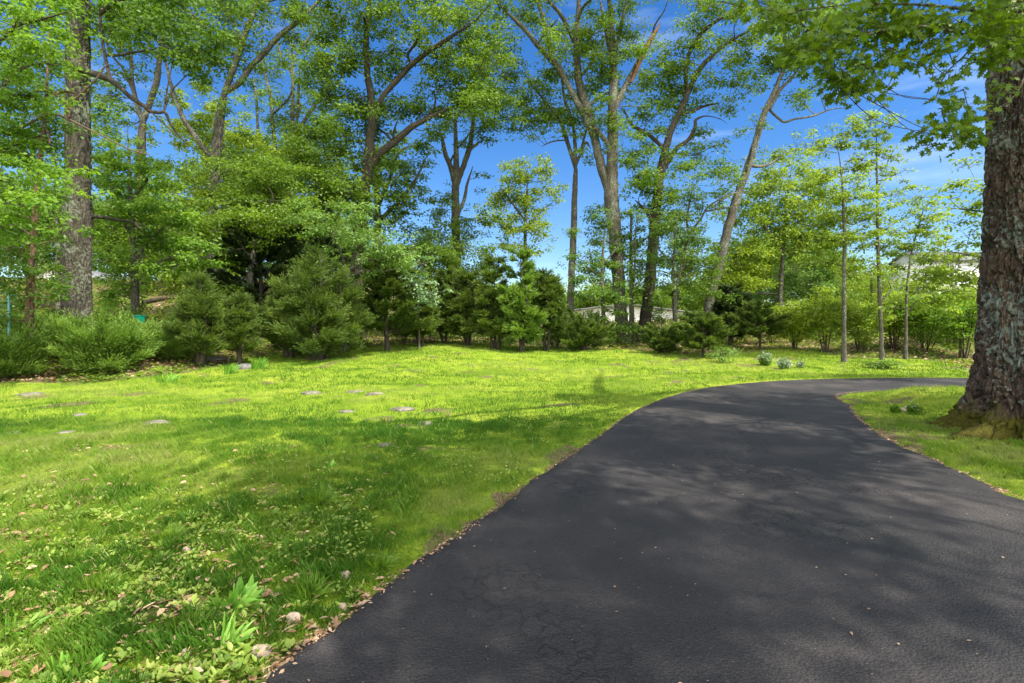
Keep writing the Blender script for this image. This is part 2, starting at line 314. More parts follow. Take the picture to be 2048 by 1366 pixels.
# ------------------------------------------------------------------ ground
def ground_material():
    m, N, K = mat_new('ground'); o = N.new('ShaderNodeOutputMaterial'); p = N.new('ShaderNodeBsdfPrincipled'); K(p.outputs[0], o.inputs[0])
    t = N.new('ShaderNodeTexCoord')
    def nz(s, d=6, rough=.6):
        n = N.new('ShaderNodeTexNoise'); n.inputs['Scale'].default_value = s; n.inputs['Detail'].default_value = d; n.inputs['Roughness'].default_value = rough; K(t.outputs['Object'], n.inputs['Vector']); return n
    a = nz(0.5, 4); b = nz(28, 8, .75); c = nz(2.3, 6)
    g = ramp(N, [(0.3, (.12, .20, .014)), (0.5, (.19, .28, .022)), (0.68, (.29, .34, .045))]); K(a.outputs['Fac'], g.inputs[0])
    g2 = ramp(N, [(0.3, (.45, .5, .4)), (0.65, (1.25, 1.2, 1.1))]); K(b.outputs['Fac'], g2.inputs[0])
    x = N.new('ShaderNodeMixRGB'); x.blend_type = 'MULTIPLY'; x.inputs[0].default_value = 1; K(g.outputs[0], x.inputs[1]); K(g2.outputs[0], x.inputs[2])
    s = ramp(N, [(0.3, (.05, .035, .02)), (0.5, (.14, .10, .06)), (0.72, (.26, .19, .12))]); K(b.outputs['Fac'], s.inputs[0])
    s2 = N.new('ShaderNodeMixRGB'); K(s.outputs[0], s2.inputs[1]); s2.inputs[2].default_value = (.13, .20, .02, 1)
    r3 = ramp(N, [(0.48, (0, 0, 0)), (0.58, (1, 1, 1))]); K(c.outputs['Fac'], r3.inputs[0]); K(r3.outputs[0], s2.inputs[0])
    at = N.new('ShaderNodeAttribute'); at.attribute_name = 'soil'
    mm = N.new('ShaderNodeMath'); mm.operation = 'MULTIPLY_ADD'; mm.inputs[1].default_value = .5; K(c.outputs['Fac'], mm.inputs[0]); K(at.outputs['Fac'], mm.inputs[2])
    r4 = ramp(N, [(0.66, (0, 0, 0)), (0.80, (1, 1, 1))]); K(mm.outputs[0], r4.inputs[0])
    f = N.new('ShaderNodeMixRGB'); K(r4.outputs[0], f.inputs[0]); K(x.outputs[0], f.inputs[1]); K(s2.outputs[0], f.inputs[2]); K(f.outputs[0], p.inputs['Base Color'])
    p.inputs['Roughness'].default_value = .95; p.inputs['Specular IOR Level'].default_value = .1
    bp = N.new('ShaderNodeBump'); bp.inputs['Strength'].default_value = .8; bp.inputs['Distance'].default_value = .04; K(b.outputs['Fac'], bp.inputs['Height']); K(bp.outputs[0], p.inputs['Normal'])
    return m
def soil_mask(x, y):
    d = pdist(x, y, lawn_poly); ins = inside(x, y, lawn_poly)
    s = np.where(ins, -d, d)
    m = ss(-0.9, 0.7, s + 0.9*(fbm(x*0.9, y*0.9, 2.2, 3)-0.5))
    # bare litter at the near left bed, and worn soil by the oak root
    px = 1024 + x/np.maximum(y, .3)*F; py = HOR + H/np.maximum(y, .3)*F
    bed = ss(960, 1120, py + 0.16*(px-350)*0 + 120*(fbm(x*1.3, y*1.3, 7.7, 3)-0.5)) * ss(760, 560, px + (py-1366)*-0.0) * (y > 1.2) * (y < 8)
    m = np.maximum(m, 0.42*bed)
    m = np.maximum(m, 0.6*ss(.60, .70, fbm(x*1.3, y*1.3, 21.0, 3))*(y < 24))
    m = np.maximum(m, 0.8*ss(1.0, .2, pdist(x, y, [(6.2, 7.9), (4.7, 7.5)], False)))
    m = np.maximum(m, 0.9*ss(.09, .02, pdist(x, y, drive_poly)))
    return m
def make_ground():
    a = 4.0; u = np.linspace(-5.2, 5.2, 431); X = a*np.sinh(u); Y = a*np.sinh(u) + 4.0
    gx, gy = np.meshgrid(X, Y, indexing='ij'); n = len(u)
    z = terrain(gx.ravel(), gy.ravel()); V = np.stack([gx.ravel(), gy.ravel(), z], 1)
    i = np.arange(n-1)[:, None]*n; j = np.arange(n-1)[None]
    fc = np.stack([i+j, i+n+j, i+n+j+1, i+j+1], -1).reshape(-1, 4)
    o = mesh_from('ground', V, fc.ravel(), np.full(len(fc), 4), ground_material(), smooth=True)
    at = o.data.attributes.new('soil', 'FLOAT', 'POINT'); at.data.foreach_set('value', soil_mask(V[:, 0], V[:, 1]).astype(np.float32))
    props(o, kind='structure')
make_ground()

def asphalt():
    m, N, K = mat_new('asphalt'); o = N.new('ShaderNodeOutputMaterial'); p = N.new('ShaderNodeBsdfPrincipled'); K(p.outputs[0], o.inputs[0])
    t = N.new('ShaderNodeTexCoord')
    def nz(s, d=6, rough=.6, dist=0):
        n = N.new('ShaderNodeTexNoise'); n.inputs['Scale'].default_value = s; n.inputs['Detail'].default_value = d; n.inputs['Roughness'].default_value = rough; n.inputs['Distortion'].default_value = dist; K(t.outputs['Object'], n.inputs['Vector']); return n
    a = nz(0.9, 5, .6, .4); b = nz(95, 6, .85); c = nz(30, 7, .8)
    r = ramp(N, [(0.32, (.019, .018, .018)), (0.50, (.030, .0275, .0275)), (0.60, (.048, .0435, .042)), (0.72, (.074, .067, .063))]); K(a.outputs['Fac'], r.inputs[0])
    r2 = ramp(N, [(0.36, (.35, .35, .35)), (0.52, (.95, .95, .95)), (0.62, (1.7, 1.65, 1.6)), (0.72, (4.0, 3.9, 3.8))]); K(b.outputs['Fac'], r2.inputs[0])
    x = N.new('ShaderNodeMixRGB'); x.blend_type = 'MULTIPLY'; x.inputs[0].default_value = 1; K(r.outputs[0], x.inputs[1]); K(r2.outputs[0], x.inputs[2])
    v = N.new('ShaderNodeTexVoronoi'); v.feature = 'DISTANCE_TO_EDGE'; v.inputs['Scale'].default_value = 9
    n5 = nz(14, 4); mxv = N.new('ShaderNodeMixRGB'); mxv.inputs[0].default_value = .12; K(t.outputs['Object'], mxv.inputs[1]); K(n5.outputs['Color'], mxv.inputs[2]); K(mxv.outputs[0], v.inputs['Vector'])
    rv = ramp(N, [(0.0, (0, 0, 0)), (0.05, (1, 1, 1))]); K(v.outputs['Distance'], rv.inputs[0])
    d = nz(0.55, 3); rd = ramp(N, [(0.50, (1, 1, 1)), (0.62, (0, 0, 0))]); K(d.outputs['Fac'], rd.inputs[0])
    ck = N.new('ShaderNodeMath'); ck.operation = 'MAXIMUM'; K(rv.outputs[0], ck.inputs[0]); K(rd.outputs[0], ck.inputs[1])
    dk = N.new('ShaderNodeMapRange'); dk.inputs['To Min'].default_value = .3; K(ck.outputs[0], dk.inputs['Value'])
    x2 = N.new('ShaderNodeMixRGB'); x2.blend_type = 'MULTIPLY'; x2.inputs[0].default_value = 1; K(x.outputs[0], x2.inputs[1]); K(dk.outputs[0], x2.inputs[2]); K(x2.outputs[0], p.inputs['Base Color'])
    rr = ramp(N, [(0.35, (.62, .62, .62)), (0.7, (.85, .85, .85))]); K(a.outputs['Fac'], rr.inputs[0]); K(rr.outputs[0], p.inputs['Roughness']); p.inputs['Specular IOR Level'].default_value = .35
    vb = N.new('ShaderNodeTexVoronoi'); vb.inputs['Scale'].default_value = 75; K(t.outputs['Object'], vb.inputs['Vector'])
    s1 = N.new('ShaderNodeMath'); s1.operation = 'MULTIPLY_ADD'; s1.inputs[1].default_value = 0.9; K(ck.outputs[0], s1.inputs[0]); K(c.outputs['Fac'], s1.inputs[2])
    s2 = N.new('ShaderNodeMath'); s2.operation = 'MULTIPLY_ADD'; s2.inputs[1].default_value = -0.8; K(vb.outputs['Distance'], s2.inputs[0]); K(s1.outputs[0], s2.inputs[2])
    bp = N.new('ShaderNodeBump'); bp.inputs['Strength'].default_value = .9; bp.inputs['Distance'].default_value = .012; K(s2.outputs[0], bp.inputs['Height']); K(bp.outputs[0], p.inputs['Normal'])
    return m
def make_drive():
    def resample(c, n):
        d = np.concatenate([[0], np.cumsum(np.linalg.norm(np.diff(c, axis=0), axis=1))]); return d
    n = 420; 
    # pair the two edges by matching key stations so rows stay square to the road
    def par(c, keys, kv):
        d = resample(c, n); 
        out = []
        t = np.linspace(0, 1, n)
        kd = [d[np.argmin(np.hypot(c[:, 0]-k[0], c[:, 1]-k[1]))] for k in keys]
        s = np.interp(t, kv, kd)
        return np.stack([np.interp(s, d, c[:, 0]), np.interp(s, d, c[:, 1])], 1)
    kv = [0, .15, .3, .5, .65, .8, 1]
    A = par(LEs, [LE[0], LE[2], LE[6], LE[10], LE[13], LE[17], LE[-1]], kv)
    B = par(REs, [RE[0], RE[2], RE[4], RE[8], RE[10], RE[12], RE[-1]], kv)
    jit = lambda c, s: c + ((fbm(c[:, 0]*3, c[:, 1]*3, s, 3)-0.5)*0.14+(noise(c[:, 0]*14, c[:, 1]*14, s)-.5)*.035)[:, None]*np.array([1, .3])
    A = jit(A, 1.0); B = jit(B, 5.0); k = 42; t = np.concatenate([[0], np.linspace(.004, .996, k-2), [1]])
    g = A[:, None]*(1-t)[None, :, None] + B[:, None]*t[None, :, None]
    z = terrain0(g[..., 0].ravel(), g[..., 1].ravel()).reshape(n, k) + 0.004 + 0.012*(fbm(g[..., 0]*.6, g[..., 1]*.6, 2.0, 2)-0.5)
    z[:, 0] -= 0.05; z[:, -1] -= 0.05
    V = np.stack([g[..., 0], g[..., 1], z], -1)
    V = V.reshape(-1, 3); i = np.arange(n-1)[:, None]*k; j = np.arange(k-1)[None]
    fc = np.stack([i+j, i+j+1, i+k+j+1, i+k+j], -1).reshape(-1, 4)
    o = mesh_from('driveway', V, fc.ravel(), np.full(len(fc), 4), asphalt(), smooth=True); props(o, kind='structure')
make_drive()

# ------------------------------------------------------------------ broadleaf trees
def strip_first(tb):
    # the first limb is replaced by real ridged bark geometry: move the other limbs over as their own part
    n0 = len(tb.V[0]); n1 = len(tb.V[1]); k = n0+n1; tb.n -= k
    tb.V = tb.V[2:]; tb.L = [l-k for l in tb.L[2:]]; tb.S = tb.S[2:]; tb.A = tb.A[2:]
def tree(name, label, cat, D, limbs, blobs, mat='mid', bark='bark', L=.15, group=None, tpl=LEAF, drift=1.6, flat_=0.75, sub=.34, twigk=1.0, k=10, depth=1.0, seed=0, wob=.06, spread=None, cull=None, extra=None, cm=1.5, thin=.78):
    global rng
    rng = np.random.default_rng(1000 + seed)
    x0 = (limbs[0][0][0]-1024)/F*D; base = np.array([x0, D, tz(x0, D)])
    root = empty(name, base, label, cat, group)
    tb = MB(); bb = MB(); sk = None; skr = None; sks = None
    for li, lb in enumerate(limbs):
        rows = []
        for q in lb:
            px, py, r = q[:3]; rows.append([px, py if py is not None else HOR + (H-base[2]+0.15)/D*F, r])
        rows = np.array(rows, float)
        if li == 0: d0 = D; d1 = D + (rng.random()-0.5)*drift
        else:
            j = np.argmin(np.hypot(sks[:, 0]-rows[0, 0], sks[:, 1]-rows[0, 1])); d0 = sk[j, 1]; d1 = d0 + (rng.random()-0.5)*2*drift
        if len(lb[0]) > 3: dd = np.array([q[3] for q in lb], float)
        else:
            s = np.concatenate([[0], np.cumsum(np.hypot(np.diff(rows[:, 0]), np.diff(rows[:, 1])))]); dd = d0 + (d1-d0)*(s/max(s[-1], 1))
        pts = np.stack([(rows[:, 0]-1024)/F*dd, dd, H+(HOR-rows[:, 1])/F*dd, rows[:, 2]/F*dd*thin/np.sqrt(1+((rows[:, 0]-1024)/F)**2)], 1)
        if li: pts[0, :3] = sk[np.argmin(np.linalg.norm(sk-pts[0, :3], axis=1))]
        c = spline(pts, 6); c[:, 3] *= 1-.75*np.linspace(0, 1, len(c))**6; c[:, 3] = np.maximum(c[:, 3], .006)
        c[1:-1, :3] += (rng.random((len(c)-2, 3))-0.5)*c[1:-1, 3:4]*0.22
        r = c[:, 3].copy()
        if li == 0:
            h = c[:, 2]-base[2]; r = r*(1+0.55*np.exp(-np.maximum(h, 0)/0.35))
        tb.tube(c[:, :3], r, k if rows[:, 2].max() > 5 else 6, wob=wob)
        S = np.stack([1024+c[:, 0]/c[:, 1]*F, HOR-(c[:, 2]-H)/c[:, 1]*F], 1)
        sk = c[:, :3] if sk is None else np.vstack([sk, c[:, :3]]); sks = S if sks is None else np.vstack([sks, S]); skr = c[:, 3] if skr is None else np.concatenate([skr, c[:, 3]])
    cr_ = MB(); area = 0.62*0.55*L*L*0.6
    for bl in blobs:
        px, py, rx, ry, cov = bl[:5]; bd = bl[5] if len(bl) > 5 else None
        s = np.hypot(sks[:, 0]-px, sks[:, 1]-py); j = np.argmin(s + np.where(sks[:, 1] < py-10, 60, 0))
        db = bd if bd else sk[j, 1] + (rng.random()-0.5)*2*depth*min(2.2, max(.5, rx/F*D))
        c = P(px, py, db); Rx = rx/F*db; Rz = ry/F*db; Ry = Rx*0.85
        j = np.argmin(np.linalg.norm(sk-c, axis=1) + np.where(sk[:, 2] > c[2], 1.5, 0))
        a = sk[j]; rr = min(skr[j]*0.6, 0.008+0.018*np.linalg.norm(c-a)**.7)
        mid = (a+c)/2 + (rng.random(3)-.5)*np.linalg.norm(c-a)*.25 + np.array([0, 0, -.06*np.linalg.norm(c-a)])
        br = spline([a, mid, c, c+(c-mid)*.35], 5); bb.tube(br, np.linspace(rr, .006, len(br)), 5, cap=False)
        cov = cov*cm; n = int(cov*math.pi*Rx*Rz/area); sr = sub*min(1, Rx/1.0)+.05
        ns = max(4, int(2.0*cov**.5*Rx*Rz/(sr*sr)))
        q = np.clip(rng.normal(size=(ns, 3))*.58, -1.5, 1.5); sc_ = c + q*np.array([Rx, Ry, Rz])*1.22
        ki = np.argmin(np.linalg.norm(sc_[:, None]-br[None], axis=2), axis=1)
        if twigk > 0: bb.twigs(br[ki], sc_, .009*twigk, .004*twigk, seg=3, k=3)
        w = rng.random(ns)**2.2+.08; w /= w.sum(); cs = rng.choice(ns, n, p=w)
        g = rng.normal(size=(n, 3))*np.array([1, 1, .42 if flat_ > 1 else .6])*sr*.55
        p = sc_[cs]+g; outw = unit(g + .6*rdir(n)*sr)
        ax = outw*np.array([1, 1, .6]) + np.array([0, 0, -.35]); nm = unit(np.array([0, -.12, flat_*.55])+rdir(n)*.7)
        vv = np.clip(.45 + .32*(rng.random(ns)[cs]-.5) + .28*(rng.random()-.5) + .38*(rng.random(n)-.5), 0, 1)
        ok = np.ones(n, bool)
        if cull is not None: ok = cull(p)
        cr_.leaves(p[ok], ax[ok], nm[ok], (L*(.65+.6*rng.random(n)))[ok], tpl, vv[ok])
    if extra: extra(tb, bb, cr_, sk, root)
    name_ridged = extra in (globals().get('bigleft'), globals().get('nearoak')) and extra is not None
    tb.V += bb.V; tb.L += [l+tb.n for l in bb.L]; tb.S += bb.S; tb.A += bb.A; bb.V = []
    for nme, b, m_, sm in (('trunk', tb, M[bark], True), ('twigs', bb, M[bark], True), ('crown', cr_, M[mat], False)):
        o = b.build('limbs' if (nme == 'trunk' and name_ridged) else nme, m_, root, sm, loc=base)
    return root


# T3: forked oak left of centre
TREES = []
tree('oak_tree', 'tall grey oak left of centre forking into a wide V above a bare trunk', 'tree', 30,
     [[(425, None, 17), (424, 560, 16), (425, 440, 15), (430, 330, 15), (438, 250, 14), (446, 200, 14), (450, 180, 13)],
      [(452, 188, 9), (480, 165, 8), (500, 135, 8), (530, 105, 7), (560, 70, 7), (600, 40, 6), (645, -5, 5), (700, -60, 4)],
      [(448, 185, 9), (470, 130, 8), (490, 70, 8), (510, 10, 7), (515, -60, 6), (530, -160, 5)],
      [(425, 315, 8), (410, 300, 7), (385, 265, 7), (368, 240, 7), (350, 195, 6), (338, 155, 5), (330, 120, 5), (300, 40, 4)],
      [(487, 80, 5), (462, 40, 4), (455, -10, 4)], [(530, 20, 4), (560, -5, 3), (575, -20, 3)], [(545, 90, 4), (590, 45, 3), (612, 0, 3)]],
     [(420, 30, 55, 40, 1.3), (500, 45, 40, 45, 1.2), (565, 40, 35, 35, .9), (470, 110, 45, 35, 1.4), (610, 30, 35, 30, .8), (545, 140, 25, 20, .7), (440, 215, 25, 25, 1.1), (405, 110, 35, 40, 1.4),
      (470, -60, 70, 60, 1), (570, -80, 70, 60, 1), (380, -60, 60, 60, 1), (680, -60, 50, 50, 1), (520, -170, 70, 60, 1), (340, 190, 22, 26, .5), (440, 350, 28, 35, 1.2), (415, 300, 20, 25, .8)],
     mat='mid', seed=3, L=.16)
# yellow tree behind the fork
tree('maple_tree', 'yellow green tree filling the gap behind the forked oak', 'tree', 38,
     [[(445, None, 8), (445, 450, 6), (450, 330, 5), (440, 250, 3)], [(448, 380, 4), (490, 320, 3), (515, 280, 2)], [(449, 350, 4), (400, 290, 3), (380, 250, 2)]],
     [(385, 240, 35, 28, 1.6), (415, 225, 40, 28, 1.8), (425, 275, 50, 40, 2), (490, 260, 30, 40, 1.6), (480, 320, 60, 45, 2), (535, 350, 50, 45, 2.2), (400, 340, 40, 50, 1.4), (445, 390, 60, 50, 1.8), (370, 420, 40, 40, 1.2), (500, 400, 60, 40, 2)],
     mat='yellow', seed=4, L=.2)
# T2
tree('oak_tree', 'grey trunk forking just right of the big left oak, its base behind the green undergrowth', 'tree', 33,
     [[(276, None, 17), (278, 480, 16), (281, 350, 15), (284, 262, 13), (286, 240, 12)],
      [(284, 245, 8), (272, 200, 7), (264, 160, 6), (262, 110, 5), (255, 60, 4), (250, -20, 4)],
      [(288, 245, 9), (300, 205, 9), (314, 160, 9), (320, 110, 7), (330, 50, 6), (335, -30, 5)],
      [(270, 185, 5), (248, 140, 4), (228, 115, 4), (205, 70, 3), (188, 30, 3)]],
     [(230, 95, 30, 30, .9), (258, 60, 35, 40, 1), (300, 40, 40, 40, 1.2), (225, 40, 35, 40, 1), (232, 150, 20, 25, .8), (290, 120, 25, 30, .8), (262, -30, 70, 60, 1), (340, -40, 60, 60, 1), (210, 190, 25, 40, 1), (225, 240, 30, 30, 1.3), (286, 270, 16, 20, 1.5)],
     mat='light', seed=5, L=.18)
# T4 pale far stems
tree('poplar_tree', 'cluster of thin pale upright stems seen against the sky left of centre', 'tree', 44,
     [[(560, None, 9), (560, 500, 8), (556, 380, 7), (552, 320, 6), (545, 240, 5), (541, 190, 5), (530, 150, 4), (520, 90, 4)],
      [(553, 320, 5), (530, 290, 4), (519, 285, 5), (515, 240, 4), (512, 190, 4), (505, 150, 3)],
      [(556, 330, 6), (582, 290, 6), (585, 220, 5), (586, 150, 5), (584, 90, 4), (590, 20, 3)], [(585, 290, 5), (594, 240, 4), (597, 180, 4), (600, 130, 3)],
      [(586, 285, 6), (610, 240, 5), (632, 205, 5), (650, 170, 4), (664, 120, 3)], [(584, 150, 4), (562, 110, 3), (555, 80, 3)], [(586, 120, 3), (615, 80, 3), (640, 45, 2)], [(556, 225, 4), (575, 200, 3), (584, 180, 3)], [(645, 182, 3), (668, 172, 2), (690, 170, 2)]],
     [(545, 150, 25, 25, 1), (550, 210, 25, 30, 1.3), (612, 150, 25, 35, 1.2), (640, 130, 25, 30, 1.1), (605, 210, 30, 25, 1.3), (640, 210, 25, 22, 1.1), (575, 260, 30, 30, 1.5), (620, 250, 30, 22, 1.3), (525, 110, 18, 25, .8), (620, 80, 25, 20, .9), (500, 200, 20, 22, .7), (570, 300, 45, 35, 1.8), (630, 300, 40, 35, 1.6), (590, 30, 40, 30, .8), (550, 360, 45, 35, 1.8)],
     mat='light', seed=6, L=.2, bark='bark')
# T5 central big oak
tree('oak_tree', 'tall leafy oak with a long dark limb rising to the right over the cedars', 'tree', 27,
     [[(712, None, 18), (714, 600, 17), (718, 460, 16), (727, 400, 15), (736, 330, 14), (741, 280, 12), (744, 240, 11), (742, 190, 10), (735, 150, 9), (732, 90, 9), (738, 20, 8), (742, -60, 7), (745, -150, 6)],
      [(738, 340, 11), (760, 308, 10), (790, 283, 9), (822, 255, 8), (850, 240, 6), (880, 225, 5), (915, 210, 4), (950, 200, 3)],
      [(744, 245, 8), (765, 195, 7), (790, 165, 7), (822, 130, 7), (850, 108, 6), (885, 85, 6), (910, 68, 5), (945, 45, 4), (980, 10, 3)],
      [(820, 132, 4), (816, 108, 4), (832, 85, 4), (838, 65, 3)], [(785, 287, 4), (788, 262, 3), (796, 238, 2)], [(783, 285, 3), (768, 265, 3), (750, 258, 3)], [(728, 60, 4), (726, 30, 3)],
      [(728, 395, 5), (700, 370, 4), (690, 350, 3), (660, 330, 3)], [(718, 460, 4), (690, 420, 4), (683, 400, 3), (650, 390, 2)], [(850, 236, 3), (870, 210, 3), (868, 180, 2)]],
     [(690, 40, 45, 40, 1.7), (780, 30, 45, 40, 1.7), (860, 40, 50, 35, 1.5), (930, 40, 45, 35, 1.3), (975, 80, 40, 40, 1.2), (660, 110, 35, 40, 1.5), (700, 120, 40, 45, 1.8), (780, 100, 50, 45, 1.9), (860, 130, 35, 20, .7), (905, 110, 40, 35, 1.3),
      (670, 190, 40, 35, 1.6), (715, 215, 50, 40, 1.9), (780, 215, 40, 35, 1.5), (700, 280, 50, 35, 2), (650, 260, 40, 35, 1.6), (760, 260, 25, 20, 1.2), (870, 180, 30, 22, .9), (915, 165, 40, 35, 1.8), (960, 150, 40, 35, 1.5), (905, 215, 45, 28, 1.7), (955, 215, 45, 30, 1.7), (1000, 190, 30, 30, 1.2), (985, 120, 30, 30, 1.2), (880, 250, 30, 15, .7), (830, 225, 25, 18, 1),
      (610, 310, 50, 35, 1.7), (670, 340, 50, 35, 2.1), (590, 345, 40, 30, 1.6), (630, 380, 60, 35, 2.2), (700, 390, 50, 40, 2.2), (750, 350, 25, 25, 1),
      (740, -50, 90, 60, 1.2), (860, -60, 80, 50, 1.1), (640, -50, 70, 50, 1.1), (960, -40, 60, 50, 1), (750, -160, 90, 60, 1)],
     mat='mid', seed=7, L=.16, bark='barkdark')
# T5b
tree('oak_tree', 'slim pale oak standing just right of the central oak', 'tree', 33,
     [[(757, None, 10), (757, 500, 9), (755, 400, 8), (752, 330, 7), (756, 280, 5)], [(757, 420, 6), (775, 370, 5), (795, 310, 4), (820, 290, 3)], [(757, 450, 6), (800, 400, 5), (830, 360, 4), (855, 310, 3)], [(755, 380, 5), (752, 300, 4)]],
     [(785, 300, 35, 28, 1.3), (820, 320, 35, 35, 1.5), (780, 360, 40, 35, 1.7), (830, 370, 22, 35, 1.1), (790, 420, 35, 30, 1.7), (760, 450, 35, 30, 1.7), (845, 300, 25, 25, 1.1), (810, 400, 22, 25, .9), (760, 330, 30, 30, 1.4)],
     mat='light', seed=8, L=.18)
# T6
tree('oak_tree', 'slender grey oak splitting into three upright stems against open sky', 'tree', 33,
     [[(912, None, 13), (912, 620, 12), (911, 520, 11), (911, 430, 11), (911, 380, 10), (913, 345, 9), (912, 290, 7), (911, 240, 6), (915, 190, 5)],
      [(910, 375, 8), (903, 340, 7), (890, 305, 6), (884, 275, 5), (877, 255, 4)], [(915, 375, 8), (926, 335, 7), (938, 300, 7), (944, 265, 6), (948, 230, 5), (960, 170, 4)],
      [(922, 440, 5), (928, 400, 5), (934, 370, 4), (946, 332, 3)], [(914, 297, 3), (930, 280, 3), (942, 262, 2)], [(940, 300, 4), (954, 288, 4), (960, 282, 2)], [(900, 327, 3), (906, 312, 3), (912, 305, 2)]],
     [(890, 235, 35, 25, 1.3), (930, 225, 40, 30, 1.5), (975, 215, 40, 35, 1.5), (1010, 170, 35, 40, 1.4), (985, 240, 30, 20, .9), (960, 130, 35, 40, 1.2), (925, 90, 45, 40, 1.2), (1000, 100, 28, 45, 1.2), (1020, 140, 20, 35, 1), (957, 352, 12, 6, 1.6), (890, 420, 25, 30, 1.2), (885, 470, 35, 35, 1.5), (925, 480, 35, 35, 1.4), (860, 500, 35, 30, 1.4), (930, 540, 40, 40, 1.6), (880, 560, 40, 40, 1.6), (960, -40, 60, 50, 1), (955, 440, 22, 30, 1)],
     mat='mid', seed=9, L=.15)
# T7
tree('oak_tree', 'straight slim grey trunk forking high with thin branches, right of the picture middle', 'tree', 31,
     [[(1141, None, 10), (1141, 620, 9.5), (1143, 560, 9), (1147, 460, 8.5), (1149, 400, 8), (1151, 345, 7.5), (1151, 325, 7)],
      [(1149, 335, 5), (1140, 300, 5), (1130, 270, 5), (1118, 235, 4), (1100, 215, 3), (1080, 190, 3), (1050, 155, 2)], [(1151, 330, 5), (1150, 290, 5), (1146, 250, 4), (1130, 200, 4), (1122, 140, 3), (1115, 60, 3)],
      [(1153, 330, 5), (1162, 305, 4), (1172, 285, 4), (1182, 298, 2)], [(1160, 308, 4), (1170, 270, 3), (1180, 230, 2)], [(1127, 283, 2), (1105, 283, 2), (1083, 293, 1.5)]],
     [(1065, 175, 35, 25, 1), (1090, 205, 40, 30, 1.2), (1060, 230, 25, 25, 1.1), (1050, 262, 20, 15, .9), (1120, 235, 35, 30, 1.2), (1140, 190, 30, 40, 1.1), (1110, 150, 30, 30, .9), (1165, 240, 25, 30, 1), (1075, 250, 25, 15, .8), (1120, 80, 40, 40, 1), (1020, 230, 22, 22, .8)],
     mat='light', seed=10, L=.16, drift=1)
# T8 the big forked one, with a splintered limb
def splinter(tb, bb, cr_, sk, root):
    pa = np.array([P(1262, 165, 29.1), P(1278, 128, 29.0), P(1294, 92, 28.9), P(1312, 62, 28.9), P(1321, 45, 28.9)])
    s = MB(); s.tube(pa, [.10, .12, .14, .09, .02], 6, wob=.5); o = s.build('splintered_wood', M['splinter'], root, True, loc=np.array(root.location)); o['label'] = 'torn orange heartwood on the broken limb'
tree('oak_tree', 'largest grey oak right of centre with heavy limbs and a splintered broken branch', 'tree', 29,
     [[(1252, None, 17), (1243, 640, 17), (1238, 580, 17), (1233, 500, 17), (1228, 440, 18), (1223, 395, 19), (1224, 340, 15), (1225, 280, 15), (1225, 220, 13), (1228, 160, 11), (1225, 100, 10), (1222, 40, 9), (1215, -40, 8), (1215, -140, 6)],
      [(1222, 400, 12), (1206, 345, 12), (1192, 290, 11), (1180, 240, 11), (1165, 190, 11), (1156, 150, 10), (1153, 90, 9), (1156, 40, 8), (1158, -20, 7), (1155, -100, 6)],
      [(1186, 262, 9), (1158, 212, 8), (1135, 170, 7), (1112, 130, 8), (1080, 95, 7), (1052, 62, 6), (1025, 35, 5), (995, 5, 4), (960, -30, 4)],
      [(1112, 132, 6), (1098, 90, 6), (1090, 50, 5), (1076, 0, 5), (1070, -50, 4)], [(1150, 90, 6), (1140, 65, 5), (1122, 30, 5), (1095, 0, 4), (1080, -20, 3)], [(1156, 40, 5), (1166, 14, 4), (1185, -4, 4), (1200, -30, 3)],
      [(1212, 300, 7), (1196, 262, 6), (1188, 250, 5)], [(1169, 158, 5), (1180, 130, 4), (1193, 105, 4), (1199, 82, 5)],
      [(1232, 215, 9), (1247, 180, 8), (1262, 150, 7), (1283, 112, 7), (1302, 80, 6), (1321, 46, 3)],
      [(1188, 213, 4), (1202, 192, 4), (1225, 184, 3), (1250, 180, 3), (1268, 185, 2)], [(1227, 160, 6), (1212, 60, 5), (1200, 0, 5)], [(1235, 120, 5), (1243, 50, 5), (1255, -10, 4)], [(1283, 58, 2.5), (1310, 50, 2.5), (1328, 22, 2), (1336, 0, 2)], [(1076, 92, 3), (1088, 70, 3), (1116, 38, 3)]],
     [(1040, 30, 35, 22, .9), (1100, 50, 35, 35, 1.1), (1110, 100, 35, 25, .8), (1175, 70, 30, 45, 1.2), (1245, 40, 40, 35, 1.4), (1210, 100, 35, 40, 1.6), (1260, 90, 35, 35, 1.5), (1190, 150, 25, 25, 1.2), (1240, 190, 40, 35, 1.5), (1275, 170, 30, 30, 1), (1210, 230, 30, 30, 1.3), (1150, 240, 25, 30, 1), (1175, 300, 18, 22, .6), (1240, 270, 30, 35, 1), (1130, 130, 25, 25, .9), (1245, 330, 20, 25, .6), (1285, 215, 25, 22, .9),
      (1100, -50, 80, 50, 1.1), (1210, -60, 80, 60, 1.1), (1300, -40, 50, 40, 1), (1170, -150, 90, 60, 1), (1000, -20, 45, 30, 1)],
     mat='light', seed=11, L=.15, extra=splinter, sub=.38)
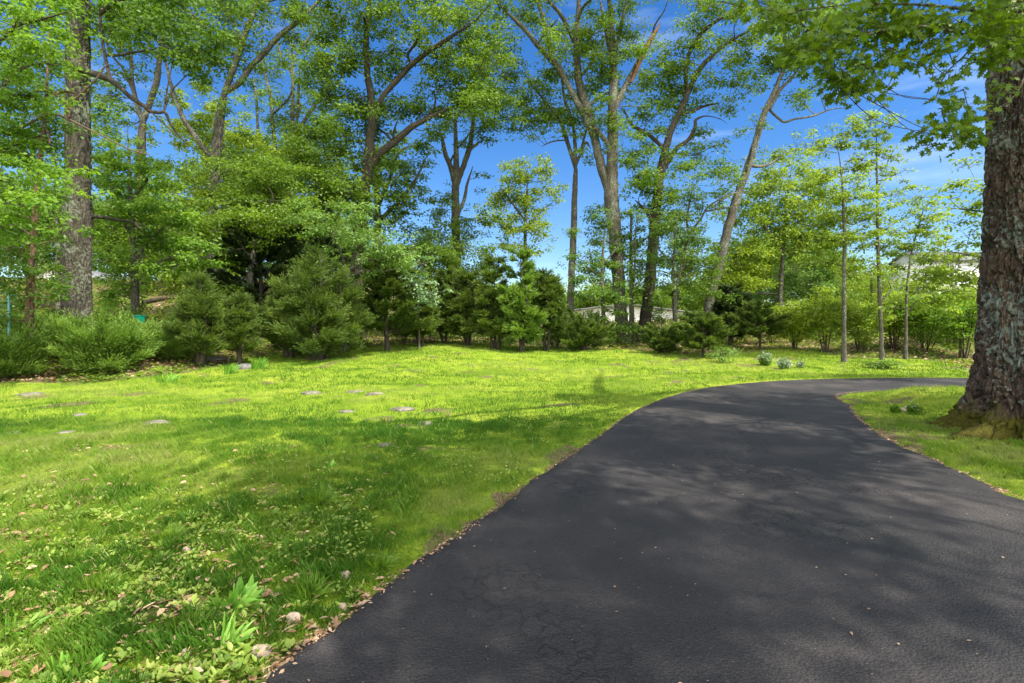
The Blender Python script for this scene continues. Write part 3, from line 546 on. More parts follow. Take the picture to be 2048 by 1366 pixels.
# T9
tree('oak_tree', 'dark trunked oak touching its neighbour at the foot, with a long limb curving right', 'tree', 29.4,
     [[(1276, None, 15), (1288, 650, 15), (1296, 600, 15), (1303, 530, 14), (1309, 450, 14), (1314, 400, 13), (1320, 350, 12), (1331, 300, 10), (1340, 265, 9), (1357, 230, 8), (1372, 195, 8), (1392, 150, 8), (1420, 115, 7), (1455, 85, 6), (1500, 60, 5), (1530, 30, 4), (1570, -20, 3)],
      [(1374, 190, 6), (1371, 150, 5), (1378, 110, 5), (1400, 70, 5), (1440, 38, 5), (1480, 22, 4), (1530, 0, 4)], [(1330, 352, 6), (1336, 325, 6), (1352, 298, 6), (1376, 280, 5), (1390, 255, 5), (1392, 240, 4), (1412, 232, 2), (1440, 238, 1.5), (1455, 248, 1)],
      [(1325, 300, 5), (1305, 275, 5), (1280, 260, 5), (1262, 248, 4), (1250, 225, 3), (1240, 216, 3)], [(1355, 228, 4), (1385, 222, 4), (1410, 212, 4), (1440, 206, 3)], [(1310, 450, 5), (1290, 420, 4), (1270, 400, 3)]],
     [(1290, 300, 30, 30, 1), (1345, 215, 40, 40, 1.8), (1300, 240, 25, 25, .9), (1335, 150, 35, 40, 1.6), (1385, 120, 30, 35, 1.3), (1330, 110, 22, 25, 1), (1435, 110, 35, 25, 1.1), (1470, 140, 30, 30, 1), (1485, 180, 22, 35, .9), (1420, 50, 40, 28, 1), (1480, 30, 40, 25, .9), (1505, 80, 30, 30, 1), (1380, 40, 30, 30, .9), (1440, 215, 28, 18, .9), (1395, 200, 28, 20, 1), (1300, 340, 35, 30, 1.6), (1345, 320, 25, 22, .9), (1285, 380, 35, 30, 1.6), (1330, 400, 30, 35, 1.3), (1420, 295, 30, 18, .9), (1395, 310, 25, 25, 1), (1440, -40, 80, 50, 1), (1540, -40, 60, 50, 1)],
     mat='light', bark='barkdark', seed=12, L=.16, sub=.36)
# T10 leaning
tree('oak_tree', 'bare grey trunk leaning steeply to the right, with a broken stub branch halfway up', 'tree', 27,
     [[(1412, None, 14), (1420, 600, 14), (1432, 555, 13), (1447, 490, 12), (1463, 430, 12), (1481, 375, 11), (1497, 330, 10), (1511, 285, 9), (1522, 245, 9), (1534, 215, 8), (1548, 185, 7), (1562, 150, 6), (1585, 105, 6), (1615, 60, 5), (1650, 20, 4), (1690, -40, 4)],
      [(1500, 330, 5), (1520, 333, 4), (1545, 325, 3.5), (1568, 306, 2)], [(1545, 222, 4), (1556, 236, 3.5), (1570, 244, 3.5), (1590, 238, 3), (1625, 232, 3), (1665, 218, 2.5), (1707, 216, 1.5)],
      [(1538, 215, 6), (1560, 180, 5), (1580, 160, 4), (1598, 135, 3), (1625, 90, 3)], [(1480, 350, 4), (1500, 310, 4), (1505, 285, 3)], [(1452, 545, 3), (1430, 540, 3), (1405, 532, 2), (1380, 525, 2)], [(1485, 390, 3), (1450, 395, 3), (1420, 420, 2)], [(1580, 110, 3), (1560, 60, 3), (1545, 20, 2)]],
     [(1530, 60, 30, 40, 1.1), (1570, 40, 35, 35, 1.3), (1535, 120, 28, 25, 1.2), (1590, 90, 35, 35, 1.4), (1630, 40, 40, 35, 1.4), (1560, 160, 22, 22, .9), (1600, 195, 35, 22, 1), (1650, 110, 35, 30, 1.2), (1640, 160, 25, 18, .8), (1510, 250, 18, 18, .7), (1530, 135, 20, 20, .9), (1680, 10, 40, 35, 1.2), (1590, 300, 12, 25, .4), (1640, -50, 60, 50, 1), (1560, -40, 50, 40, 1)],
     mat='light', seed=13, L=.15, sub=.34)
# T12
tree('young_oak', 'young oak with bare forked stems against the sky beside the leaning trunk', 'tree', 26,
     [[(1350, None, 6), (1352, 600, 5.5), (1362, 540, 5), (1372, 490, 4.5), (1378, 465, 4)], [(1376, 470, 3.5), (1374, 440, 3), (1378, 410, 2.5), (1386, 370, 2)], [(1378, 468, 3.5), (1400, 440, 3), (1415, 415, 2.5), (1440, 398, 2), (1468, 382, 1.5)], [(1412, 422, 2.5), (1450, 416, 2), (1475, 412, 1.5)]],
     [(1390, 360, 35, 28, 1.1), (1425, 340, 35, 28, 1), (1365, 400, 28, 30, 1.1), (1430, 385, 30, 20, .7), (1400, 400, 22, 20, .6), (1400, 480, 25, 20, 1), (1370, 530, 40, 35, 1.4), (1455, 360, 25, 20, .7), (1400, 560, 35, 30, 1.3), (1350, 450, 25, 30, 1.2)],
     mat='mid', seed=14, L=.13, sub=.3)
# T13
tree('young_oak', 'small light green round topped tree standing alone between slim trunks in the middle', 'tree', 40,
     [[(1052, None, 5), (1050, 500, 4.5), (1052, 420, 4), (1056, 350, 3)], [(1051, 460, 3), (1085, 420, 2.5), (1105, 405, 2)], [(1051, 440, 3), (1020, 400, 2.5), (1000, 375, 2)]],
     [(1055, 335, 28, 22, 1.5), (1035, 360, 30, 25, 1.5), (1090, 360, 28, 25, 1.4), (1005, 400, 30, 25, 1.3), (1050, 405, 35, 30, 1.7), (1100, 395, 22, 18, 1), (1030, 450, 35, 28, 1.6), (1070, 450, 28, 25, 1.3), (985, 440, 25, 22, 1.1), (1045, 485, 35, 22, 1.6), (975, 405, 22, 18, 1)],
     mat='yellow', seed=15, L=.19, bark='bark')

# ------------------------------------------------------------------ left side
def barkridges(root_name, c0, prof, mat, root, lean=(0, 0), nth=420, nz_=460, depth=.03, lobes=(), cell=.085, seed=1.0):
    # prof: list of (z above base, radius); real ridged geometry
    zs = np.linspace(prof[0][0], prof[-1][0], nz_); pr = np.array(prof); R = np.interp(zs, pr[:, 0], pr[:, 1])
    R = np.convolve(np.pad(R, 12, mode='edge'), np.ones(25)/25, 'valid')
    th = np.linspace(0, 2*np.pi, nth, endpoint=False); TH, ZZ = np.meshgrid(th, zs); RR = R[:, None]*np.ones(nth)[None]
    for (ang, amp, wid, hh) in lobes:
        da = (TH-ang+np.pi) % (2*np.pi)-np.pi; RR = RR + amp*np.exp(-(da/wid)**2)*np.exp(-np.maximum(ZZ, 0)/hh)
    RR = RR*(1+.05*(fbm(np.cos(TH)*1.2, np.sin(TH)*1.2, ZZ*.5+seed, 3)-.5)*2)
    cx, cy_ = np.cos(TH)*R[:, None], np.sin(TH)*R[:, None]
    w = (fbm(cx*2.5, cy_*2.5, ZZ*1.2+seed, 3)-.5)*.35
    if nth > 500: RR = RR + .22*(fbm(np.cos(TH)*6, np.sin(TH)*6, ZZ*1.5, 4)-.5)*np.exp(-np.maximum(ZZ, 0)/.35)
    a1 = fbm((cx+w)/cell, (cy_+w)/cell, ZZ/(cell*6), 3)
    ridge = np.clip(1-np.abs(a1-.5)*7, 0, 1); a2 = fbm((cx+w)/(cell*.45), (cy_+w)/(cell*.45), ZZ/(cell*2.2)+9, 2); ridge = np.maximum(ridge, .6*np.clip(1-np.abs(a2-.5)*8, 0, 1))
    fine = fbm(cx/.02, cy_/.02, ZZ/.05, 3)-.5
    RR = RR - depth*(ridge) + depth*.35*fine
    kn = np.exp(-(((TH-3.6+np.pi) % (2*np.pi)-np.pi)/.10)**2-((ZZ-1.0)/.12)**2); RR = RR + (.04*kn if len(lobes) else 0)
    V = np.stack([c0[0]+lean[0]*ZZ+RR*np.cos(TH), c0[1]+lean[1]*ZZ+RR*np.sin(TH), c0[2]+ZZ], -1).reshape(-1, 3)
    i = np.arange(nz_-1)[:, None]*nth; j = np.arange(nth)[None]; j2 = (j+1) % nth
    fc = np.stack([i+j, i+j2, i+nth+j2, i+nth+j], -1).reshape(-1, 4)
    return mesh_from(root_name, V, fc.ravel(), np.full(len(fc), 4), mat, root, smooth=True, loc=np.array(root.location))
# big left oak: crown spray and limbs via tree(), trunk with real bark ridges
def bigleft(tb, bb, cr_, sk, root):
    strip_first(tb)
    b = np.array(root.location)
    barkridges('trunk', b, [(-.3, .62), (0, .56), (.4, .48), (1.2, .425), (3.2, .41), (4.4, .46), (4.9, .39), (8.5, .36), (13, .31), (17, .24)], M['barkbig'], root, lean=(.004, 0), nth=170, nz_=420, depth=.05, cell=.12, lobes=((3.6, .25, .3, .35), (5.2, .3, .3, .35), (.2, .2, .3, .3)))
tree('oak_tree', 'massive furrowed oak trunk rising out of the shrubs near the left edge', 'tree', 18,
     [[(154, None, 32), (155, 500, 32), (158, 300, 29), (160, 100, 27), (161, -200, 22)],
      [(180, 152, 10), (200, 152, 10), (218, 158, 10), (240, 175, 7), (262, 195, 7), (285, 210, 6), (300, 222, 6), (318, 225, 5), (330, 225, 5), (340, 245, 4), (352, 265, 3), (375, 288, 2.5), (398, 303, 1.5)],
      [(222, 160, 6), (214, 130, 5), (208, 100, 5), (202, 60, 5), (200, 20, 4), (195, -30, 3)], [(212, 112, 5), (240, 110, 5), (265, 105, 4), (290, 102, 3), (330, 95, 3), (380, 110, 2)],
      [(300, 225, 2), (330, 250, 2), (360, 275, 1.5)], [(170, 430, 8), (200, 434, 6), (235, 440, 5), (262, 445, 4), (290, 470, 3)], [(190, 30, 6), (240, 0, 6), (300, -10, 5), (360, 10, 4), (420, 60, 3)], [(140, 10, 6), (90, -10, 5), (40, -20, 4)]],
     [(240, 25, 45, 28, 1.4), (300, 35, 45, 30, 1.7), (360, 45, 45, 32, 1.9), (330, 85, 40, 25, 1.5), (400, 85, 38, 30, 1.8), (420, 130, 32, 30, 1.6), (440, 95, 25, 30, 1.3), (385, 140, 25, 20, 1), (345, 125, 30, 18, .9), (280, 80, 30, 20, .9), (215, 70, 18, 25, .8), (360, 10, 60, 25, 1.4), (160, 10, 40, 25, 1.5), (180, 60, 18, 25, .8),
      (395, 310, 18, 10, .35), (370, 345, 15, 18, .3), (200, -60, 90, 50, 1), (330, -60, 90, 50, 1), (100, -60, 80, 50, 1), (180, 180, 15, 10, .4)],
     mat='dark', seed=21, L=.15, extra=bigleft, sub=.4, drift=3, bark='barkdark', depth=.8)
# maple in front at far left
tree('maple_tree', 'bright green maple with layered drooping sprays at the left edge of the picture', 'tree', 13.5,
     [[(-60, None, 16), (-50, 500, 14), (-40, 300, 12), (-30, 100, 10), (-20, -100, 8)],
      [(-45, 350, 8), (10, 300, 5), (60, 280, 4), (110, 260, 3)], [(-40, 250, 8), (0, 180, 5), (60, 130, 4), (120, 130, 3)], [(-50, 450, 8), (10, 420, 5), (70, 400, 4), (130, 395, 3)], [(-35, 120, 7), (20, 60, 5), (80, 40, 4), (150, 20, 3)]],
     [(30, 50, 50, 40, 1.7), (90, 45, 45, 35, 1.5), (130, 80, 25, 22, 1), (20, 120, 45, 35, 1.8), (80, 125, 45, 28, 1.6), (145, 135, 22, 14, .9), (30, 190, 45, 35, 1.8), (90, 180, 35, 22, 1.1), (15, 270, 40, 30, 1.3), (70, 330, 55, 28, 1.7), (20, 370, 45, 30, 1.8), (110, 370, 45, 25, 1.3), (165, 345, 25, 12, .9), (60, 410, 50, 25, 1.6), (190, 390, 25, 12, .7), (20, 455, 40, 28, 1.3), (95, 455, 30, 20, .8), (40, -30, 60, 40, 1.2), (110, -20, 60, 35, 1.2), (-60, 200, 60, 120, 1.2), (-60, 400, 60, 80, 1)],
     mat='maple', seed=22, L=.12, sub=.32, flat_=1.3, depth=1.0, bark='barkdark')
# cedar with reddish bark and dead branches
def deadbits(tb, bb, cr_, sk, root):
    s = MB()
    for lb in ([(95, 258, 2.5), (90, 250, 3), (75, 255, 3), (55, 262, 3), (40, 270, 2), (0, 240, 1.5)],):
        pass
    polys = [[(42, 256, 4), (62, 245, 4), (85, 233, 4), (105, 228, 5), (125, 232, 4), (150, 245, 3), (185, 262, 2.5), (225, 282, 2), (262, 300, 2), (300, 310, 1.5)],
             [(138, 235, 5), (140, 215, 6), (125, 200, 6), (105, 185, 6), (80, 182, 5), (60, 190, 4), (55, 215, 4), (50, 235, 3)],
             [(140, 208, 4), (155, 195, 4), (175, 175, 4), (195, 155, 3), (205, 138, 2.5), (218, 128, 2)], [(110, 188, 5), (130, 182, 6), (148, 185, 5)],
             [(58, 490, 4), (40, 482, 3), (25, 492, 3), (8, 508, 2)], [(60, 470, 3), (45, 458, 3), (20, 450, 3), (-10, 448, 2)], [(62, 440, 3), (35, 425, 3), (0, 422, 2)], [(100, 295, 3), (98, 270, 3), (90, 255, 2)], [(72, 405, 4), (95, 390, 3), (125, 380, 2)]]
    for q in polys:
        c = spline([list(P(a, b, 15.5)) + [r*.62/F*15.5] for a, b, r in q], 4); s.tube(c[:, :3], c[:, 3], 6, wob=.2)
    o = s.build('dead_branches', M['deadwood'], root, True, loc=np.array(root.location)); o['label'] = 'bare reddish dead branches curling out from the trunk'
tree('red_cedar', 'reddish brown cedar trunk with curling dead branches left of the massive oak', 'tree', 15.6,
     [[(58, None, 14), (60, 600, 12), (64, 520, 10), (70, 430, 9), (78, 340, 8), (88, 250, 7), (95, 150, 6), (98, 20, 4)]],
     [(30, 300, 40, 30, 1.6), (90, 290, 40, 30, 1.6), (60, 230, 35, 25, 1.2), (20, 560, 35, 30, 1.8), (90, 540, 30, 35, 1.4), (30, 500, 35, 22, 1.2), (60, 590, 25, 20, 1), (105, 590, 25, 30, 1.2), (110, 480, 25, 25, 1), (40, 640, 50, 20, 1)],
     mat='dark', seed=23, L=.11, sub=.3, bark='barkred', extra=deadbits, drift=.3)
# maple right of the big oak
tree('maple_tree', 'dark layered maple filling the space just right of the massive left oak', 'tree', 21,
     [[(272, None, 13), (270, 600, 12), (268, 520, 10), (262, 420, 8), (258, 320, 5), (255, 250, 3)],
      [(268, 520, 6), (320, 460, 4), (370, 430, 3)], [(265, 470, 6), (230, 420, 4), (205, 380, 3)], [(262, 400, 5), (310, 340, 4), (345, 320, 3)], [(270, 560, 5), (330, 520, 4), (400, 500, 3)]],
     [(215, 260, 30, 25, 1.3), (260, 310, 40, 28, 1.8), (310, 335, 35, 25, 1.7), (220, 330, 35, 28, 1.8), (280, 370, 50, 30, 2.1), (345, 385, 40, 28, 1.8), (225, 395, 35, 28, 1.8), (300, 425, 50, 28, 2.1), (370, 440, 40, 28, 1.8), (235, 460, 35, 28, 2), (320, 480, 50, 28, 2.1), (395, 490, 35, 28, 1.6), (220, 525, 30, 28, 1.8), (280, 525, 45, 25, 1.8), (345, 530, 35, 22, 1.3), (225, 585, 35, 28, 1.8), (280, 570, 30, 18, 1), (195, 450, 16, 20, 1.2), (380, 520, 40, 22, 1.3)],
     mat='maple', seed=24, L=.13, sub=.36, flat_=1.2)
# mid-left maples
tree('maple_tree', 'broad light green maple spreading above the cedars in the left middle', 'tree', 24,
     [[(495, None, 10), (500, 560, 9), (510, 480, 7), (515, 420, 5), (520, 360, 3)], [(505, 520, 5), (455, 460, 4), (410, 440, 3)], [(512, 470, 5), (570, 420, 4), (620, 400, 3)], [(512, 450, 4), (545, 400, 3), (535, 370, 2)]],
     [(400, 450, 45, 40, 1.8), (455, 400, 50, 35, 2), (520, 390, 50, 35, 2), (580, 400, 45, 35, 2), (440, 470, 50, 40, 2.2), (500, 440, 50, 30, 2), (570, 445, 45, 28, 2), (630, 430, 45, 30, 2), (400, 540, 40, 45, 1.7), (350, 490, 40, 40, 1.6), (470, 345, 50, 30, 1.8), (545, 340, 45, 28, 1.8), (430, 590, 40, 35, 1.2)],
     mat='light', seed=25, L=.14, sub=.38, flat_=1.1)
tree('sumac_tree', 'bluish green spreading tree leaning right above the large cedar', 'tree', 22,
     [[(690, None, 6), (690, 600, 6), (700, 540, 5), (715, 500, 4), (740, 475, 3)], [(702, 540, 4), (760, 510, 3), (800, 500, 2)], [(698, 560, 3), (680, 500, 3), (660, 460, 2)]],
     [(670, 465, 45, 22, 1.8), (720, 480, 45, 22, 1.9), (770, 485, 40, 22, 1.8), (810, 510, 28, 22, 1.4), (640, 440, 40, 25, 1.6), (760, 520, 45, 22, 1.5), (700, 440, 35, 22, 1.5), (830, 530, 22, 18, 1)],
     mat='pale', seed=26, L=.13, sub=.3, flat_=1.5)
tree('young_tree', 'small pale silvery green tree with drooping leaves in front of the dark cedars', 'tree', 23,
     [[(838, None, 2.5), (838, 650, 2.2), (835, 600, 2), (830, 570, 1.5)], [(836, 600, 1.5), (815, 580, 1.2), (800, 565, 1)], [(835, 590, 1.5), (860, 585, 1.2), (878, 600, 1)]],
     [(812, 560, 22, 9, 1.8), (845, 568, 22, 8, 1.8), (868, 585, 16, 10, 1.6), (832, 585, 22, 9, 1.6), (852, 602, 20, 8, 1.5), (808, 580, 14, 8, 1.2)],
     mat='silver', seed=27, L=.12, sub=.2, flat_=1.4)

# ------------------------------------------------------------------ right side
tree('maple_tree', 'full bright green maple behind the leaning trunk on the right', 'tree', 33,
     [[(1560, None, 7), (1560, 600, 6.5), (1565, 520, 5), (1570, 430, 4), (1580, 350, 3)], [(1565, 500, 5), (1520, 440, 4), (1500, 410, 3)], [(1568, 470, 5), (1620, 420, 4), (1660, 390, 3)]],
     [(1530, 380, 40, 32, 1.8), (1580, 355, 40, 30, 2), (1490, 430, 35, 35, 1.8), (1545, 430, 45, 35, 2.2), (1600, 410, 45, 35, 2.2), (1650, 390, 35, 32, 1.8), (1500, 490, 40, 35, 2), (1560, 490, 45, 32, 2), (1620, 470, 45, 35, 2), (1670, 440, 30, 35, 1.6), (1480, 540, 35, 35, 1.8), (1440, 580, 30, 35, 1.6), (1530, 330, 30, 20, 1.2), (1615, 350, 30, 22, 1.4)],
     mat='bright', seed=31, L=.18)
tree('willow_tree', 'pale feathery green tree low behind the bright maple on the right', 'tree', 36,
     [[(1625, None, 9), (1622, 620, 8), (1618, 560, 6), (1610, 500, 4)], [(1620, 580, 4), (1660, 540, 3)], [(1620, 590, 4), (1575, 550, 3)]],
     [(1590, 540, 45, 35, 2.2), (1640, 530, 45, 35, 2.2), (1570, 590, 45, 30, 2.2), (1630, 590, 50, 30, 2.2), (1670, 580, 35, 35, 1.8), (1530, 580, 35, 35, 2), (1610, 490, 35, 22, 1.6)],
     mat='pale', seed=32, L=.17, flat_=.6)
tree('slender_maple', 'leftmost of the three slender straight trunks standing at the lawn edge on the right', 'tree', 21,
     [[(1688, None, 6.5), (1688, 650, 6), (1688, 560, 5.5), (1689, 480, 5), (1687, 420, 4), (1684, 360, 3), (1678, 310, 2), (1670, 280, 1.5)]],
     [(1655, 300, 30, 14, .9), (1690, 275, 28, 18, .9), (1625, 290, 22, 22, .7), (1660, 350, 35, 16, 1), (1710, 335, 32, 16, 1), (1640, 395, 40, 16, 1.2), (1715, 395, 38, 16, 1.2), (1665, 435, 45, 16, 1.4), (1730, 440, 35, 14, 1.2), (1640, 480, 40, 14, 1.2), (1705, 485, 35, 16, 1.4), (1650, 525, 30, 12, .9), (1705, 545, 25, 16, 1.1)],
     mat='bright', seed=33, cm=2.3, L=.12, flat_=1.6, sub=.26, drift=.2, group=None)
tree('slender_maple', 'middle one of the three slender trunks, with a dark knot and the tallest thin crown', 'tree', 21.6,
     [[(1764, None, 6), (1762, 660, 5.5), (1760, 610, 6), (1758, 560, 5.5), (1756, 500, 5), (1755, 430, 4.5), (1754, 350, 3.5), (1753, 290, 2.5), (1752, 240, 1.5)], [(1759, 600, 3), (1774, 590, 2.5), (1782, 575, 2), (1770, 550, 1.5)]],
     [(1745, 240, 28, 16, 1.2), (1720, 255, 22, 14, .9), (1775, 260, 18, 20, .7), (1740, 290, 30, 14, 1), (1790, 310, 28, 14, .8), (1720, 320, 22, 12, .6), (1765, 335, 35, 12, .8), (1800, 345, 20, 10, .5), (1740, 375, 28, 12, .7), (1785, 390, 28, 12, .8), (1755, 425, 30, 12, .9), (1790, 445, 28, 10, .8), (1735, 470, 22, 12, .8), (1775, 490, 28, 14, 1), (1750, 530, 25, 12, 1)],
     mat='bright', seed=34, cm=2.3, L=.12, flat_=1.5, sub=.24, drift=.2)
tree('slender_maple', 'rightmost and shortest of the three slender trunks, kinked to the right at the top', 'tree', 22,
     [[(1811, None, 5), (1812, 660, 4.5), (1813, 600, 4), (1818, 540, 3.5), (1824, 500, 3), (1838, 450, 2.5), (1846, 420, 2), (1842, 390, 1)], [(1815, 530, 1.5), (1850, 510, 1.5), (1880, 490, 1)]],
     [(1845, 395, 28, 12, .9), (1875, 410, 20, 10, .6), (1820, 420, 22, 12, .7), (1855, 435, 32, 12, 1), (1820, 465, 35, 14, 1.3), (1870, 470, 28, 12, 1), (1810, 500, 40, 14, 1.5), (1860, 510, 35, 10, 1), (1795, 535, 22, 12, .9), (1800, 385, 18, 10, .4)],
     mat='bright', seed=35, cm=2.3, L=.12, flat_=1.7, sub=.24, drift=.2)
tree('maple_tree', 'light maple sprays reaching in from behind the great trunk at the right edge', 'tree', 15,
     [[(2120, None, 14), (2115, 500, 12), (2100, 350, 9), (2090, 200, 6)], [(2110, 450, 5), (2020, 430, 4), (1940, 420, 3), (1890, 415, 2)], [(2110, 530, 5), (2020, 520, 4), (1940, 510, 3), (1880, 500, 2)], [(2105, 380, 4), (2020, 370, 3), (1940, 370, 2)]],
     [(1930, 375, 38, 12, 1), (1900, 395, 25, 10, .7), (1935, 420, 40, 16, 1.3), (1895, 440, 28, 10, .8), (1940, 465, 35, 12, 1.1), (1900, 485, 35, 12, 1), (1935, 520, 40, 14, 1.4), (1890, 530, 30, 10, 1), (1945, 560, 30, 12, 1.2), (1935, 330, 22, 12, .8), (2060, 400, 60, 60, 1), (1890, 560, 40, 14, 1.4), (1935, 590, 40, 16, 1.6), (1870, 590, 35, 12, 1.2), (1860, 540, 30, 10, 1), (1910, 610, 40, 14, 1.4), (1840, 575, 25, 10, 1), (1900, 545, 40, 14, 1.6), (1850, 555, 30, 12, 1.4), (1930, 550, 40, 14, 1.8), (1880, 515, 40, 12, 1.4), (1830, 600, 30, 12, 1.4)],
     mat='bright', seed=36, L=.12, flat_=1.6, sub=.25)

# middle-distance trees that close the gaps
tree('maple_tree', 'glowing yellow green maple far behind the shrubs between the massive oak and the young cedar', 'tree', 30,
     [[(350, None, 8), (350, 560, 7), (352, 450, 5), (355, 360, 3)], [(351, 500, 4), (395, 440, 3)], [(351, 480, 4), (310, 420, 3)]],
     [(350, 360, 40, 25, 1.2), (320, 420, 40, 30, 1.5), (385, 420, 40, 30, 1.6), (350, 480, 55, 30, 1.8), (330, 545, 45, 25, 1.5), (390, 560, 45, 28, 1.7), (300, 590, 35, 14, .8), (360, 600, 40, 16, 1)], mat='yellow', seed=71, L=.17)
tree('maple_tree', 'shaded maple behind the red cedar trunk near the left edge', 'tree', 25,
     [[(118, None, 9), (116, 520, 8), (112, 400, 6), (110, 260, 4)], [(114, 450, 5), (60, 380, 3)], [(113, 400, 5), (200, 330, 3)]],
     [(30, 300, 50, 40, 1.5), (90, 220, 50, 40, 1.5), (30, 160, 50, 45, 1.5), (90, 330, 45, 35, 1.5), (205, 210, 25, 30, 1.4), (210, 290, 30, 30, 1.6), (40, 400, 50, 35, 1.6), (100, 430, 45, 35, 1.6), (30, 480, 45, 35, 1.6), (100, 500, 40, 30, 1.5), (205, 370, 30, 30, 1.5), (110, 120, 50, 40, 1.4), (40, 80, 50, 40, 1.4), (110, 575, 35, 14, .7), (30, 600, 40, 22, 1.2), (210, 610, 30, 22, 1.3)], mat='dark', seed=72, L=.16)
tree('oak_tree', 'leafy tree whose crown fills the space under the forked oak and the far pale stems', 'tree', 34,
     [[(640, None, 9), (640, 520, 8), (636, 420, 6), (630, 340, 4)], [(638, 460, 4), (590, 400, 3)], [(637, 420, 4), (680, 360, 3)]],
     [(560, 330, 45, 30, 1.4), (610, 300, 40, 28, 1.5), (650, 330, 40, 30, 1.6), (600, 360, 50, 30, 1.8), (540, 390, 45, 30, 1.6), (500, 360, 40, 30, 1.4), (680, 390, 40, 30, 1.6), (630, 410, 50, 30, 1.8), (460, 430, 35, 30, 1.4), (480, 310, 30, 28, 1.1)], mat='light', seed=73, L=.16)
tree('young_oak', 'dark slim oak in front of open sky just left of the three stemmed oak', 'tree', 28,
     [[(862, None, 5), (860, 600, 4.5), (858, 540, 4), (862, 480, 3)]],
     [(860, 480, 35, 25, 1.1), (830, 500, 35, 25, 1.2), (885, 500, 30, 25, 1.2), (850, 530, 45, 25, 1.6), (810, 540, 35, 25, 1.4), (900, 540, 35, 25, 1.5), (950, 500, 30, 28, 1.2), (975, 540, 35, 25, 1.4), (870, 570, 50, 22, 1.6)], mat='mid', seed=74, L=.13)
tree('maple_tree', 'light maple low between the young forked oak and the leaning trunk', 'tree', 32,
     [[(1445, None, 6), (1443, 600, 5), (1440, 520, 4)], [(1442, 560, 3), (1480, 510, 2)]],
     [(1430, 500, 35, 25, 1.1), (1400, 540, 35, 30, 1.3), (1450, 545, 40, 30, 1.5), (1490, 520, 35, 30, 1.5), (1420, 590, 40, 25, 1.5), (1480, 590, 40, 28, 1.6), (1380, 500, 25, 22, .9)], mat='yellow', seed=75, L=.16)
tree('maple_tree', 'low pale maple crown behind the three slender trunks', 'tree', 34,
     [[(1745, None, 6), (1744, 600, 5), (1742, 540, 4)], [(1743, 590, 3), (1790, 560, 2)]],
     [(1700, 570, 35, 22, 1.2), (1745, 575, 35, 20, 1.2), (1790, 590, 35, 20, 1.2), (1720, 610, 45, 22, 1.5), (1840, 605, 40, 18, 1.2), (1780, 625, 50, 18, 1.8), (1890, 600, 40, 18, 1.6), (1690, 520, 22, 20, .8), (1840, 560, 35, 16, 1.1), (1800, 555, 35, 18, 1.1), (1730, 545, 30, 18, 1), (1660, 620, 40, 20, 1.4), (1920, 625, 40, 16, 1.5)], mat='bright', seed=76, L=.16)
tree('maple_tree', 'dark layered tree crown behind the two touching oaks', 'tree', 33,
     [[(1262, None, 6), (1262, 600, 5), (1262, 480, 4), (1262, 400, 3)], [(1262, 520, 3), (1210, 480, 2)], [(1262, 500, 3), (1330, 450, 2)]],
     [(1200, 430, 30, 25, .9), (1210, 490, 35, 28, 1.2), (1265, 440, 22, 28, 1), (1270, 510, 25, 28, 1.3), (1340, 470, 35, 28, 1.3), (1200, 545, 40, 25, 1.3), (1345, 530, 40, 25, 1.4), (1270, 570, 25, 20, 1.1), (1380, 450, 25, 22, 1)], mat='mid', seed=77, L=.15)

